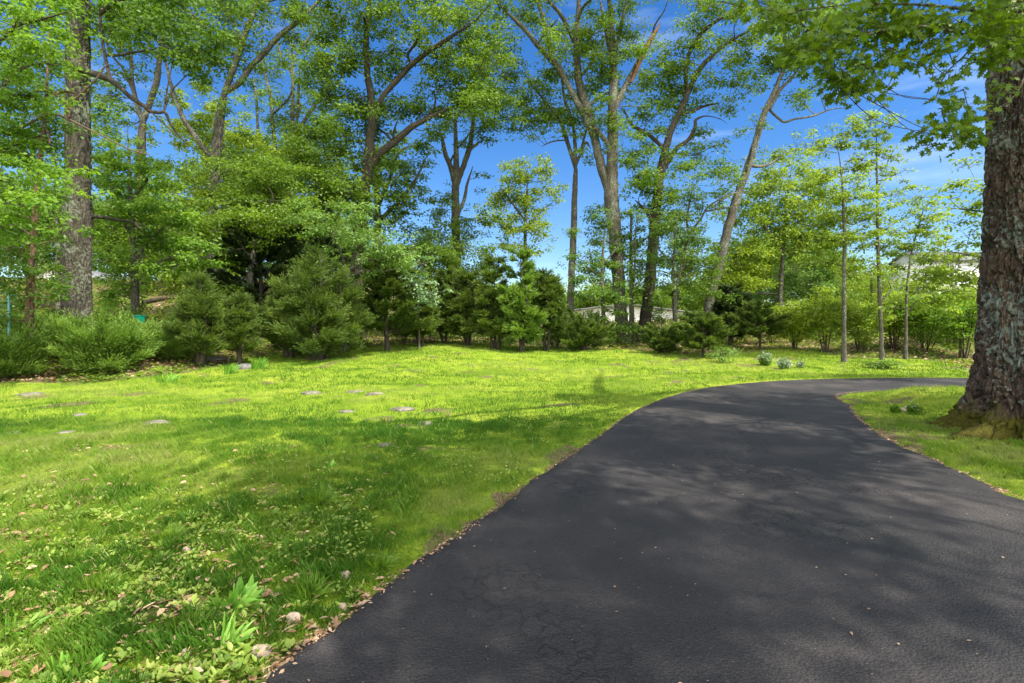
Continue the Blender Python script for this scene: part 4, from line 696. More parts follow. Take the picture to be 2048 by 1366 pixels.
# ------------------------------------------------------------------ the near oak on the right
def project(p):
    y = np.maximum(p[:, 1], .05); return 1024+p[:, 0]/y*F, HOR-(p[:, 2]-H)/y*F
SPRAY = [(1380, -20), (1400, 25), (1480, 40), (1530, 75), (1560, 125), (1630, 165), (1665, 215), (1760, 215), (1790, 160), (1850, 150), (1870, 190), (1815, 290), (1850, 330), (1960, 310), (2012, 250), (2048, 235), (2060, -20)]
OX, OY = 7.72, 7.7
def oak_cull(p):
    px, py = project(p); inf = (px > -60) & (px < 2100) & (py > -45) & (py < 1400) & (p[:, 1] > .1)
    return ~inf | inside(px, py, SPRAY)
def nearoak(tb, bb, cr_, sk, root):
    strip_first(tb)
    b = np.array([OX, OY, root.location[2]]);
    t = barkridges('trunk', b, [(-.5, 1.15), (-.05, 1.02), (.15, .93), (.5, .84), (1.0, .77), (1.6, .74), (2.4, .71), (3.8, .66), (6, .64), (9, .54), (12, .40)], M['baroak'], root, nth=700, nz_=900, depth=.12, cell=.10,
                   lobes=((3.35, .75, .20, .16), (3.9, .25, .22, .5), (4.35, .45, .22, .20), (5.1, .35, .25, .3), (2.5, .3, .25, .3), (1.2, .3, .3, .3), (0, .3, .3, .3), (5.8, .3, .25, .3)))
    # canopy that rises out of the picture and shades the drive
    r = np.random.default_rng(5); cnt = 0
    for i in range(165):
        x = r.uniform(-3.5, 19); y = r.uniform(-10.5, 10); z = r.uniform(7.5, 17)
        if (x-12)**2/75+(y+1)**2/78 > 1: continue
        if x < 8: z = 7.5+(z-7.5)*max(.15, (x-1)/7)
        c = np.array([x, y, z]); R = r.uniform(.9, 1.7)
        if y > 0:
            px, py = project(c[None]); 
            if -150 < px[0] < 2200 and py[0] > -90-R/y*F*.6: continue
        a = sk[np.argmin(np.linalg.norm(sk-c, axis=1))]; bb.twigs([a], [c], .022, .008, seg=6, k=6, sag=.15)
        n = int(400*R*R); ns = 26; q = unit(r.normal(size=(ns, 3)))*r.random((ns, 1))**.45*R*np.array([1, 1, .6])
        cs = r.integers(0, ns, n); g = r.normal(size=(n, 3))*np.array([1, 1, .4])*.24; p = c+q[cs]+g
        bb.twigs(np.repeat(c[None], ns, 0), c+q, .012, .005)
        ok = oak_cull(p); nm = unit(np.array([0, 0, 1.0])+r.normal(size=(n, 3))*.4)
        cr_.leaves(p[ok], (g+r.normal(size=(n, 3))*.1)[ok], nm[ok], .17*(.7+.5*r.random(n))[ok], LEAF, np.clip(.5+.5*(r.random(n)-.5), 0, 1)[ok], width=1.25)
tree('oak_tree', 'huge lichen covered oak trunk with flaring mossy roots at the right edge', 'tree', 7.7,
     [[(2087, None, 130), (2087, 500, 120), (2087, 300, 115), (2087, 0, 110), (2080, -700, 80), (2060, -1000, 50)],
      [(2090, 160, 9, 7.2), (2048, 128, 7, 6.9), (2000, 95, 6, 6.6), (1955, 78, 5, 6.4), (1900, 62, 4, 6.2), (1840, 52, 3.5, 6.0), (1770, 60, 3, 5.9), (1700, 80, 2.5, 5.8), (1650, 100, 2, 5.7)],
      [(2085, 60, 8, 7.2), (2020, 40, 6, 6.6), (1950, 22, 5, 6.2), (1850, 10, 4, 6.0), (1720, 8, 3, 5.9), (1600, 20, 2.5, 5.8)],
      [(2090, 250, 6, 6.9), (2030, 190, 3, 6.6), (1975, 230, 2, 6.4), (1925, 250, 2, 6.3), (1880, 270, 1.5, 6.2)],
      [(1955, 80, 3, 6.4), (1930, 110, 2.5, 6.4), (1890, 150, 2, 6.3), (1870, 200, 1.5, 6.3)],
      [(2080, -500, 40, 7.7), (1900, -700, 30, 6.5), (1500, -1000, 15, 5)], [(2080, -450, 40, 7.7), (2500, -900, 30, 8), (2900, -1300, 20, 8)], [(2080, -300, 40, 7.7), (2100, -700, 30, 6), (2200, -2000, 20, 3.5)], [(2080, -350, 40, 7.7), (2000, -500, 30, 9), (2100, -700, 20, 12)]],
     [(1560, 25, 50, 30, 1.2, 5.9), (1620, 60, 50, 35, 1.5, 6.0), (1680, 90, 50, 40, 1.5, 5.9), (1740, 70, 50, 40, 1.6, 6.0), (1800, 40, 50, 35, 1.7, 6.1), (1860, 40, 50, 35, 1.7, 6.2), (1920, 50, 45, 40, 1.8, 6.3), (1985, 45, 45, 40, 2, 6.3), (2040, 40, 40, 40, 2, 6.3),
      (1690, 145, 45, 28, 1.2, 5.9), (1745, 145, 40, 30, 1.2, 6.0), (1720, 190, 35, 16, .8, 5.9), (1800, 105, 40, 30, 1.3, 6.1), (1850, 95, 35, 28, 1.2, 6.2), (1900, 110, 35, 25, 1, 6.3), (1630, 120, 35, 25, 1, 5.8), (1900, 160, 35, 20, .8, 6.3), (1930, 190, 30, 20, .8, 6.4), (1885, 225, 32, 20, .9, 6.2), (1865, 265, 38, 18, 1.1, 6.2), (1920, 265, 32, 20, 1, 6.4), (1850, 290, 25, 12, .8, 6.2), (1940, 235, 18, 20, .7, 6.4),
      (1995, 115, 30, 20, 1.3, 6.4), (1990, 185, 22, 13, 1, 6.2), (2035, 95, 30, 20, 1.2, 6.2), (1985, 215, 16, 8, .7, 6.2), (1470, 10, 60, 22, .9, 6.2), (1945, 290, 14, 10, .5, 6.4), (1700, 30, 60, 30, 1.4, 6), (1760, 10, 60, 30, 1.4, 6), (1680, 175, 45, 22, 1.6, 5.9), (1740, 185, 40, 18, 1.5, 6), (1610, 100, 45, 30, 1.4, 5.8), (1890, 240, 35, 25, 1.3, 6.3), (1930, 280, 25, 20, 1.2, 6.4)],
     mat='near', seed=41, cm=1.9, L=.12, tpl=OAKL, sub=.26, flat_=.8, extra=nearoak, bark='baroak', drift=.1, k=14, cull=oak_cull, twigk=.6)

# ------------------------------------------------------------------ conifers
def conifer(name, label, px, D, ytop, rpx, cat='cedar', mat='cedar', n=9000, nb=70, lo=.05, el=(10, 45), prof='cone', seed=0, bark='barkdark', trunk=6, NL=.11, NW=.026, group=None, stems=1, flat_=.25, spr=.26, asym=0.0):
    global rng
    rng = np.random.default_rng(5000+seed)
    x0 = (px-1024)/F*D; base = np.array([x0, D, tz(x0, D)]); top = P(px, ytop, D)[2]; hh = top-base[2]; R = rpx/F*D
    root = empty(name, base, label, cat, group); tb = MB(); cb = MB()
    LO = [np.zeros(3)]; LH = [1.0]; LR = [1.0 if stems == 1 else .82]
    for s in range(1, stems):
        a_ = rng.random()*6.28; q_ = rng.uniform(.28, .5)*R; LO.append(np.array([math.cos(a_)*q_, math.sin(a_)*q_, 0])); LH.append(rng.uniform(.55, .92)); LR.append(rng.uniform(.45, .65))
    for o, hf in zip(LO, LH):
        zz = np.linspace(-.15, hh*.97*hf, 10); pts = base+o*np.minimum(1, .25+np.linspace(0, 1.5, 10))[:, None]+np.stack([np.cumsum(rng.normal(size=10))*.012*hh/3, np.cumsum(rng.normal(size=10))*.012*hh/3, zz], 1)
        r = np.linspace(trunk/F*D, .01, 10); tb.tube(pts, r, 7, wob=.15)
    ts = lo + (1-lo)*rng.random(nb)**(1.0 if prof != 'bush' else 1.2)
    if prof == 'cone': pr = (1-ts)**.95*ss(-.05, .22, ts)*1.15+.05
    elif prof == 'round': pr = np.sqrt(np.clip(1-((ts-.45)/.60)**2, .03, 1))*(1.08-.45*ts)
    elif prof == 'bush': pr = np.sqrt(np.clip(1-(ts/1.05)**2, .03, 1))
    else: pr = ss(lo-.1, lo+.2, ts)*(1-ts)**.8*1.2+.05
    ld = rng.integers(0, stems, nb); LOa = np.array(LO)[ld]; LHa = np.array(LH)[ld]; LRa = np.array(LR)[ld]
    az = rng.random(nb)*2*np.pi; e = np.radians(rng.uniform(el[0], el[1], nb)); ln = R*pr*(.45+.72*rng.random(nb)**1.3)*(1+asym*np.cos(az))*LRa
    A = base+LOa+np.stack([0*ts, 0*ts, ts*hh*.96*LHa], 1)
    dr = np.stack([np.cos(az), np.sin(az), np.tan(e)*.7], 1)
    if prof == 'bush': A[:, 2] = base[2]+ts*hh*.45; dr[:, 2] += ts*1.0*hh/R*.5
    B = A+dr*ln[:, None]; B[:, 2] = np.minimum(B[:, 2], top+.1)
    tb.twigs(A, B, .004*D/8+.004, .004, seg=4, k=4, sag=.05)
    w = ln**1.4+.02; w /= w.sum(); bi = rng.choice(nb, n//8, p=w); u = .30+.75*rng.random(n//8)**.8
    bp = A[bi]+(B-A)[bi]*u[:, None]; d = unit(dr)[bi]; side = unit(np.cross(d, [0, 0, 1.0]))
    sd = unit(d*.9+side*rng.normal(size=(n//8, 1))*.6+np.array([0, 0, 1.0])*(rng.random((n//8, 1))*.9-flat_*.5)+rdir(n//8)*.2)
    sl_ = spr*R**.35*(.5+.8*rng.random(n//8))*(1.15-u*.4)
    ii = np.repeat(np.arange(n//8), 8); uu = np.tile(np.linspace(.08, 1, 8), n//8)
    p = bp[ii]+sd[ii]*(sl_[ii]*uu)[:, None]+rdir(len(ii))*.02
    ax = unit(sd[ii]*.95+rdir(len(ii))*.5); nm = unit(rdir(len(ii))+np.array([0, 0, .6]))
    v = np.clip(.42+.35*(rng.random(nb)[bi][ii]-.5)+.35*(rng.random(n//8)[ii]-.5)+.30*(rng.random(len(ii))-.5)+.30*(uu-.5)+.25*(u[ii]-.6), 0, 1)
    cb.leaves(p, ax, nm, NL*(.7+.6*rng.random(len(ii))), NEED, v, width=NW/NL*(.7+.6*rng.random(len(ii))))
    tb.build('trunk', M[bark], root, True, loc=base); cb.build('crown', M[mat], root, False, loc=base)
    return root
conifer('cedar_tree', 'tall nearly black cedar standing behind the large feathery cedar', 520, 25, 425, 85, mat='darkcedar', n=60000, nb=120, prof='round', seed=1, NL=.15, NW=.05, lo=.1)
conifer('cedar_tree', 'dark cedar top showing between the leafy tree and the central oak', 640, 26, 415, 70, mat='darkcedar', n=40000, nb=90, prof='round', seed=2, NL=.15, NW=.05, lo=.2)
conifer('cedar_tree', 'large feathery green cedar at the left end of the far lawn edge', 640, 19.5, 490, 112, mat='cedar', n=120000, nb=190, el=(12, 50), seed=3, NL=.10, NW=.026, stems=5, lo=.02, spr=.48)
conifer('cedar_tree', 'slim cedar leaning against the left side of the large feathery cedar', 572, 20, 560, 60, mat='cedar', n=50000, nb=140, seed=4, stems=3, el=(15, 55), spr=.45, NL=.09, NW=.022)
conifer('cedar_tree', 'narrow dark green young cedar behind the clipped lawn corner on the left', 398, 17.2, 545, 58, mat='cedar', n=60000, nb=150, seed=5, stems=3, lo=.10, prof='pine', spr=.42, NL=.09, NW=.02, el=(15, 55))
conifer('cedar_tree', 'small cedar with a bare foot between two larger ones at the left lawn edge', 478, 18, 590, 42, mat='cedar', n=34000, nb=110, seed=6, lo=.12, prof='pine', spr=.38, NL=.09, NW=.02, el=(15, 55))
conifer('cedar_tree', 'dense dark cedar directly right of the large feathery one', 775, 22.5, 500, 75, mat='cedar', n=70000, nb=130, seed=7, prof='round', lo=.12, NL=.12, NW=.035)
k_ = [(845, 24.0, 560, 45, 'first cedar of the bare stemmed row, under the silvery tree'), (892, 25.5, 540, 45, 'cedar of the bare stemmed row standing in front of the three stemmed oak'), (940, 25.0, 535, 48, 'cedar of the bare stemmed row just right of the three stemmed oak'),
      (990, 24.5, 515, 55, 'dense dark cedar in the row at the middle of the far lawn edge'), (1042, 24.0, 498, 58, 'tallest bright topped cedar in the row left of the straight slim trunk'), (1090, 24.6, 540, 42, 'last cedar of the row, thin, just left of the straight slim trunk')]
for i, (px, D, yt, rp, lb) in enumerate(k_):
    conifer('cedar_tree', lb, px, D, yt, rp, mat='cedar' if i != 4 else 'hemlock', n=52000+14000*(i in (3, 4)), nb=130, seed=20+i, prof='round', lo=[.2, .26, .16, .22, .14, .28][i], el=(-15, 50), spr=.36, NL=.12, NW=.034, trunk=3.2, group='row of bare stemmed cedars at the far lawn edge', stems=[3, 2, 4, 3, 5, 2][i])
tree('young_tree', 'airy dark green understory tree in front of the largest grey oak', 'tree', 27,
     [[(1208, None, 5), (1206, 600, 5), (1204, 540, 4), (1208, 480, 3), (1212, 430, 2)], [(1205, 560, 3), (1170, 530, 2)], [(1205, 530, 3), (1240, 490, 2)]],
     [(1205, 440, 25, 20, 1), (1185, 480, 30, 18, 1.2), (1225, 485, 28, 18, 1.2), (1165, 520, 28, 16, 1.1), (1210, 525, 35, 18, 1.4), (1170, 560, 32, 18, 1.2), (1230, 560, 30, 18, 1.3), (1190, 600, 40, 20, 1.3), (1240, 610, 22, 18, 1), (1160, 595, 20, 15, .9)], mat='dark', seed=81, L=.13, flat_=1.6, cm=1.5)
tree('young_tree', 'airy dark green understory tree between the touching oaks and the leaning trunk', 'tree', 27.5,
     [[(1350, None, 5), (1348, 600, 5), (1346, 540, 4), (1350, 480, 3), (1345, 430, 2)], [(1347, 560, 3), (1390, 520, 2)], [(1347, 530, 3), (1310, 490, 2)]],
     [(1345, 440, 28, 20, 1), (1320, 470, 28, 18, 1.2), (1370, 480, 30, 18, 1.2), (1310, 520, 26, 18, 1.1), (1350, 520, 35, 18, 1.4), (1390, 545, 28, 18, 1.2), (1330, 565, 30, 18, 1.3), (1370, 590, 38, 18, 1.3), (1320, 610, 25, 15, .9), (1290, 540, 18, 25, .9)], mat='dark', seed=82, L=.13, flat_=1.6, cm=1.5)
tree('young_tree', 'slim understory tree whose leaves hang between the trunks of the two touching oaks', 'tree', 28.4,
     [[(1268, None, 3), (1266, 600, 3), (1270, 520, 2.5), (1272, 440, 2)]],
     [(1272, 430, 22, 20, 1), (1262, 480, 22, 20, 1.1), (1282, 520, 20, 20, 1.1), (1262, 560, 20, 18, 1), (1280, 590, 18, 14, .9)], mat='mid', seed=83, L=.13, flat_=1.6, cm=1.5)
conifer('cedar_shrub', 'low rounded cedar bush left of the touching oaks', 1168, 25, 618, 55, cat='shrub', n=30000, nb=90, seed=33, prof='bush', lo=0, NL=.11, NW=.032)
conifer('cedar_shrub', 'small dark rounded cedar bush right of the touching oaks', 1322, 24.0, 645, 42, cat='shrub', n=24000, nb=80, seed=34, prof='bush', lo=0, NL=.1, NW=.03)
conifer('cedar_shrub', 'bushy cedar sapling at the foot of the leaning trunk', 1405, 22.5, 628, 56, cat='shrub', n=36000, nb=100, seed=35, prof='round', lo=.12, NL=.1, NW=.03, trunk=3)
conifer('cedar_tree', 'dark low cedar in the shade just right of the leaning trunk', 1462, 27, 575, 48, mat='darkcedar', n=30000, nb=80, seed=36, prof='round', lo=.1, NL=.13, NW=.045)
conifer('cedar_shrub', 'spreading low evergreen right of the shaded dark cedar', 1520, 25, 612, 55, cat='shrub', mat='cedar', n=26000, nb=80, seed=38, prof='round', lo=.25, NL=.12, NW=.035, trunk=3)
# hemlock shrubs in the left bed
hl = [(215, 15.6, 668, 70, 'wide low hemlock shrub with arching branches at the front of the left bed', 42000), (140, 16.6, 640, 48, 'tall hemlock shrub with upright tips hiding the foot of the massive oak', 24000), (20, 14.6, 676, 55, 'low bright hemlock shrub at the front left corner', 24000),
      (262, 16.6, 645, 42, 'feathery hemlock shrub at the right shoulder of the wide low one', 16000), (80, 17.0, 648, 45, 'hemlock shrub in front of the reddish cedar trunk', 16000), (20, 17.5, 650, 55, 'leafy green shrub filling the left edge beside the metal stand', 20000),
      (305, 17.6, 650, 42, 'light green hemlock shrub behind the feathery one', 16000), (235, 18.0, 622, 26, 'upright hemlock sapling with a pale leader right of the massive trunk', 8000), (345, 17.4, 676, 28, 'small bright shrub beside the narrow young cedar', 9000)]
for i, (px, D, yt, rp, lb, n) in enumerate(hl):
    conifer('hemlock_shrub', lb, px, D, yt, rp*.92, cat='shrub', mat='hemlock', n=int(n*1.25), nb=90, seed=50+i, prof='bush', lo=0, NL=.085, NW=.022, el=(10, 60), spr=.55, group='hemlock shrubs in the left bed', trunk=2)

# ------------------------------------------------------------------ broadleaf shrubs
def shrub(name, label, px, D, ytop, rpx, mat, cov=2, L=.1, seed=0, group=None, stems=7, gap=.25, sub=.25, flat_=1.2, cat='shrub', bark='twig'):
    global rng
    rng = np.random.default_rng(8000+seed); x0 = (px-1024)/F*D; base = np.array([x0, D, tz(x0, D)]); top = P(px, ytop, D)[2]; hh = max(.25, top-base[2]); R = rpx/F*D
    root = empty(name, base, label, cat, group); tb = MB(); cb = MB(); tips = []
    for s in range(stems):
        a = rng.random()*6.28; r = R*rng.uniform(.2, .85); t = base+np.array([math.cos(a)*r, math.sin(a)*r, hh*rng.uniform(.5, .95)])
        b0 = base+np.array([math.cos(a)*r*.18, math.sin(a)*r*.18, -.05]); m_ = (b0+t)/2+np.array([math.cos(a)*r*-.1, 0, hh*.12])+(rng.random(3)-.5)*.12*hh
        c = spline([b0, m_, t], 6); tb.tube(c, np.linspace(.014*max(1, hh*.6), .004, len(c)), 5, wob=.2); tips.append(c[5:])
    tips = np.vstack(tips); n = int(cov*math.pi*R*hh*.5/(.62*.55*L*L*.6)); ns = max(12, int(2*R*hh/(sub*sub)))
    q = unit(rng.normal(size=(ns, 3)))*rng.random((ns, 1))**.4; sc_ = base+np.array([0, 0, hh*(gap+.5*(1-gap))])+q*np.array([R, R*.8, hh*.5*(1-gap)])
    j = np.argmin(np.linalg.norm(sc_[:, None]-tips[None], axis=2), 1); tb.twigs(tips[j], sc_, .006, .003)
    cs = rng.integers(0, ns, n); g = rng.normal(size=(n, 3))*np.array([1, 1, .45])*sub*.6; p = sc_[cs]+g
    cb.leaves(p, g*np.array([1, 1, .4])+rdir(n)*.1+np.array([0, 0, -.05]), unit(np.array([0, 0, flat_])+rdir(n)*.7), L*(.6+.7*rng.random(n)), LEAF, np.clip(.5+.4*(rng.random(ns)[cs]-.5)+.5*(rng.random(n)-.5), 0, 1))
    tb.build('stems', M[bark], root, True, loc=base); cb.build('foliage', M[mat], root, False, loc=base); return root
sh = [(1590, 25, 600, 50, 'yellow', 'yellow green bush with open stems left of the first slender trunk'), (1650, 24, 575, 45, 'bright', 'upright light bush directly left of the first slender trunk'), (1722, 23.5, 590, 45, 'bright', 'light green bush between the first two slender trunks'),
      (1790, 24.2, 575, 50, 'bright', 'broad bush between the last two slender trunks'), (1850, 23.6, 585, 60, 'maple', 'dense dark bottomed bush right of the last slender trunk'), (1925, 22.0, 585, 60, 'maple', 'dense bush half hidden behind the great lichened trunk'), (1905, 25, 560, 60, 'bright', 'taller pale bush in front of the white gabled house')]
for i, (px, D, yt, rp, mt, lb) in enumerate(sh):
    shrub('honeysuckle_bush', lb, px, D, yt, rp, mt, cov=2.8, L=.11, seed=i, stems=9, gap=.16, group='bushes along the right hand wood edge')
sh = [(1445, 20.6, 690, 22, 'pale', 'small greyish tuft of stems on the lawn left of the white flowers', .08), (1768, 18.6, 718, 34, 'dark', 'dark low weedy clump on the lawn in front of the slender trunks', .09), (1745, 19.0, 722, 24, 'dark', 'smaller dark weed clump left of the other on the right lawn', .08),
      (60, 18.6, 620, 50, 'maple', 'leafy green bush behind the red cedar trunk', .11), (225, 20.5, 600, 45, 'maple', 'dark leafy bush behind the massive oak trunk', .11), (330, 24, 640, 60, 'yellow', 'bright yellow green brush glowing between trunk and young cedar', .12), (1110, 26, 640, 40, 'dark', 'dark brush at the end of the cedar row', .1), (1240, 31, 655, 60, 'yellow', 'yellow brush behind the feet of the two touching oaks', .12),
      (545, 24, 600, 50, 'dark', 'dark brush between the slim cedar and the shaded cedar behind', .11), (610, 24, 590, 50, 'dark', 'dark brush directly behind the large feathery cedar', .11), (440, 20, 640, 35, 'dark', 'dark brush low between the young cedars', .1), (810, 25.5, 590, 40, 'dark', 'dark brush behind the silvery tree', .11), (1480, 29, 600, 45, 'bright', 'bright brush right behind the shaded low cedar', .11), (1545, 28, 610, 45, 'bright', 'bright brush behind the spreading low evergreen', .11), (1435, 30, 600, 40, 'light', 'light brush at the right side of the leaning trunk foot', .11), (1250, 27, 640, 34, 'dark', 'dark brush just left of the foot of the touching oaks', .1), (1600, 30, 625, 50, 'bright', 'bright brush on the leafy slope behind the open stemmed bushes', .11), (1680, 28, 630, 45, 'light', 'light brush on the slope behind the first slender trunk', .11), (1800, 28, 620, 60, 'dark', 'dark brush deep behind the last two slender trunks', .12), (1890, 27, 610, 60, 'mid', 'green brush between the bushes and the tall white house', .12), (1000, 27, 620, 50, 'dark', 'dark brush in shade behind the middle of the cedar row', .11), (900, 28, 620, 50, 'dark', 'dark brush in shade behind the three stemmed oak', .11), (1140, 33, 615, 45, 'light', 'light brush in front of the left end of the low white house', .13), (1310, 34, 622, 40, 'light', 'light brush in front of the right part of the low white house', .13), (1195, 34, 628, 40, 'mid', 'green brush in front of the middle of the low white house', .13), (1370, 31, 650, 50, 'yellow', 'yellow brush behind the small dark cedar bush', .12), (700, 23, 640, 60, 'dark', 'dark brush tucked behind the large feathery cedar', .11), (430, 21, 600, 50, 'light', 'light brush between the two young cedars', .11)]
for i, (px, D, yt, rp, mt, lb, Lf) in enumerate(sh):
    shrub('brush_clump', lb, px, D, yt, rp, mt, cov=2, L=Lf, seed=30+i, stems=7, gap=.05)

# far-off wood reads as one mass behind everything
def far_wood():
    global rng
    rng = np.random.default_rng(77); cb = MB(); tb = MB()
    spots = []
    for px in range(-500, 2600, 36):
        yt = np.interp(px, [-500, 0, 300, 420, 560, 700, 800, 860, 950, 1100, 1150, 1280, 1400, 1480, 1600, 1750, 1800, 1900, 2600], [300, 330, 420, 430, 400, 460, 560, 575, 560, 560, 590, 560, 570, 480, 440, 560, 590, 580, 450])
        spots.append((px+rng.uniform(-25, 25), yt+rng.uniform(-15, 20), rng.uniform(56, 70)))
    for px, yt, D in spots:
        x0 = (px-1024)/F*D; z0 = tz(x0, D); zt = P(px, yt, D)[2]
        c = np.array([x0, D, 0.]); tb.twigs([[x0, D, z0]], [[x0, D, zt-.5]], .16, .04, seg=4, k=5, sag=.03)
        n = 7000; ns = 60; q = unit(rng.normal(size=(ns, 3)))*rng.random((ns, 1))**.4; hh = max(2, zt-z0)
        sc_ = np.array([x0, D, z0+hh*.56])+q*np.array([3.2, 2.5, hh*.46]); cs = rng.integers(0, ns, n); g = rng.normal(size=(n, 3))*np.array([1, 1, .6])*.55
        base_v = rng.random()
        cb.leaves(sc_[cs]+g, g+rdir(n)*.3, unit(np.array([0, 0, .8])+rdir(n)), .30*(.6+.6*rng.random(n)), LEAF, np.clip(.2+.5*base_v+.3*(rng.random(n)-.5)+.3*(rng.random(ns)[cs]-.5), 0, 1))
    o = cb.build('far_woodland', M['light']); props(o, 'distant light green wood behind the garden trees', 'woodland', kind='stuff')
    o2 = tb.build('far_trunks', M['bark']); o2.parent = o; o2['kind'] = 'stuff'
far_wood()

# ------------------------------------------------------------------ houses
M['siding'] = None
def siding(name, c):
    m, N, K = mat_new(name); o = N.new('ShaderNodeOutputMaterial'); p = N.new('ShaderNodeBsdfPrincipled'); K(p.outputs[0], o.inputs[0])
    t = N.new('ShaderNodeTexCoord'); s = N.new('ShaderNodeSeparateXYZ'); K(t.outputs['Object'], s.inputs[0]); mu = N.new('ShaderNodeMath'); mu.operation = 'MULTIPLY'; mu.inputs[1].default_value = 6.5; K(s.outputs['Z'], mu.inputs[0])
    fr = N.new('ShaderNodeMath'); fr.operation = 'FRACT'; K(mu.outputs[0], fr.inputs[0]); r = ramp(N, [(0, tuple(x*.62 for x in c)), (.12, c)]); K(fr.outputs[0], r.inputs[0]); K(r.outputs[0], p.inputs['Base Color'])
    b = N.new('ShaderNodeBump'); b.inputs['Strength'].default_value = .6; b.inputs['Distance'].default_value = .03; K(fr.outputs[0], b.inputs['Height']); K(b.outputs[0], p.inputs['Normal']); p.inputs['Roughness'].default_value = .6
    return m
M['siding'] = siding('white siding', (.8, .8, .78)); M['trim'] = plain('white trim', (.8, .8, .8), .5); M['roof'] = plain('grey shingle', (.16, .16, .17), .9, nscale=20, var=.4)
M['glass'] = plain('dark window glass', (.10, .14, .18), .08, .8, var=.05); M['shed'] = plain('dark timber', (.05, .045, .04), .8)
def gable(b, x0, x1, y0, y1, z0, z1, zr, over=0.0):
    V = [[x0, y0, z0], [x1, y0, z0], [x1, y0, z1], [(x0+x1)/2, y0, zr], [x0, y0, z1], [x0, y1, z0], [x1, y1, z0], [x1, y1, z1], [(x0+x1)/2, y1, zr], [x0, y1, z1]]
    b.add(V, [[0, 1, 2, 4], [5, 9, 7, 6], [0, 4, 9, 5], [1, 6, 7, 2]]); b.add([V[4], V[2], V[3]], [[0, 1, 2]]); b.add([V[9], V[7], V[8]], [[0, 2, 1]])
def roofg(b, x0, x1, y0, y1, z1, zr, o=.4, t=.14):
    xm = (x0+x1)/2; sl_ = (zr-z1)/(xm-x0)
    for s, xa in ((-1, x0-o), (1, x1+o)):
        za = z1-o*sl_; q = [[xa, y0-o, za], [xm, y0-o, zr], [xm, y1+o, zr], [xa, y1+o, za]]; V = [[a, c, d+.02] for a, c, d in q]+[[a, c, d+t] for a, c, d in q]
        b.add(V, [[0, 3, 2, 1], [4, 5, 6, 7], [0, 1, 5, 4], [2, 3, 7, 6], [1, 2, 6, 5], [3, 0, 4, 7]])
def window(root, x, y, z, w, h):
    rl = np.array(root.location)
    f = MB(); e = .07
    f.box((x-w/2, y-.03, z), (e, .08, h+e)); f.box((x+w/2, y-.03, z), (e, .08, h+e)); f.box((x, y-.035, z+h/2), (w-e, .08, e)); f.box((x, y-.035, z-h/2), (w-e, .1, e)); f.box((x, y-.025, z), (w-e, .04, .035)); f.box((x, y-.022, z), (.03, .03, h-e))
    o = f.build('window', M['trim'], root, loc=rl); g = MB(); g.box((x, y-.012, z), (w-.05, .02, h-.05)); p = g.build('pane', M['glass'], root, loc=rl); p.parent = o
def house(name, label, D, pxl, pxr, yb, ye, yr, wins, depth=8, wing=None, group=None, ridge='gable'):
    xl, xr = (pxl-1024)/F*D, (pxr-1024)/F*D; zb = H+(HOR-yb)/F*D; ze = H+(HOR-ye)/F*D; zr = H+(HOR-yr)/F*D
    root = empty(name, ((xl+xr)/2, D, zb), label, 'house', group); rl = np.array(root.location)
    w = MB(); r = MB()
    if ridge == 'x':
        w.box(((xl+xr)/2, D+depth/2, (zb-2+ze)/2), (xr-xl, depth, ze-zb+2)); ym = D+depth/2
        for a, c in ((D-.4, ym), (D+depth+.4, ym)):
            V = [[xl-.3, a, ze-.1], [xr+.3, a, ze-.1], [xr+.3, c, zr], [xl-.3, c, zr]]; V = V+[[p_[0], p_[1], p_[2]+.15] for p_ in V]
            r.add(V, [[0, 3, 2, 1], [4, 5, 6, 7], [0, 1, 5, 4], [2, 3, 7, 6], [1, 2, 6, 5], [3, 0, 4, 7]])
        for xx in (xl, xr): w.add([[xx, D, ze], [xx, D+depth, ze], [xx, ym, zr]], [[0, 1, 2]])
    else: gable(w, xl, xr, D, D+depth, zb-2, ze, zr); roofg(r, xl, xr, D, D+depth, ze, zr)
    if wing:
        a, c, e2, r2 = wing; a, c = (a-1024)/F*D, (c-1024)/F*D; e2 = H+(HOR-e2)/F*D; r2 = H+(HOR-r2)/F*D
        gable(w, a, c, D-2.5, D-.02, zb-2, e2, r2); roofg(r, a, c, D-2.5, D-.5, e2, r2)
    w.build('wall', M['siding'], root, loc=rl); r.build('roof', M['roof'], root, loc=rl)
    for (px, py, ww, h_, front) in wins: window(root, (px-1024)/F*(D-(2.5 if front else 0)), D-(2.5 if front else 0), H+(HOR-py)/F*(D-(2.5 if front else 0)), ww, h_)
    return root
house('white_house', 'tall white house with small paned windows showing beside the great trunk on the right', 58, 1845, 2150, 660, 522, 500, [(1880, 570, .85, 1.5, 0), (1899, 570, .85, 1.5, 0), (1858, 545, .7, 1, 0), (1990, 572, .8, 1.3, 0), (1920, 620, .9, 1.5, 0)], depth=5, wing=(1815, 1872, 582, 558), ridge='x')
house('white_house', 'low white house seen under the branches between the oaks right of centre', 52, 1095, 1400, 662, 628, 610, [(1130, 641, 1.2, .9, 0), (1200, 641, 1.2, .9, 0), (1375, 641, 1, .9, 0)], depth=9)
house('white_house', 'white house barely visible between the red cedar and the massive left oak', 44, 60, 150, 600, 560, 535, [(95, 572, .8, .8, 0)], depth=8)
house('white_house', 'pale house glimpsed low behind the slender trunks on the right', 50, 1640, 1740, 665, 632, 612, [(1715, 645, .8, 1, 0)], depth=8)

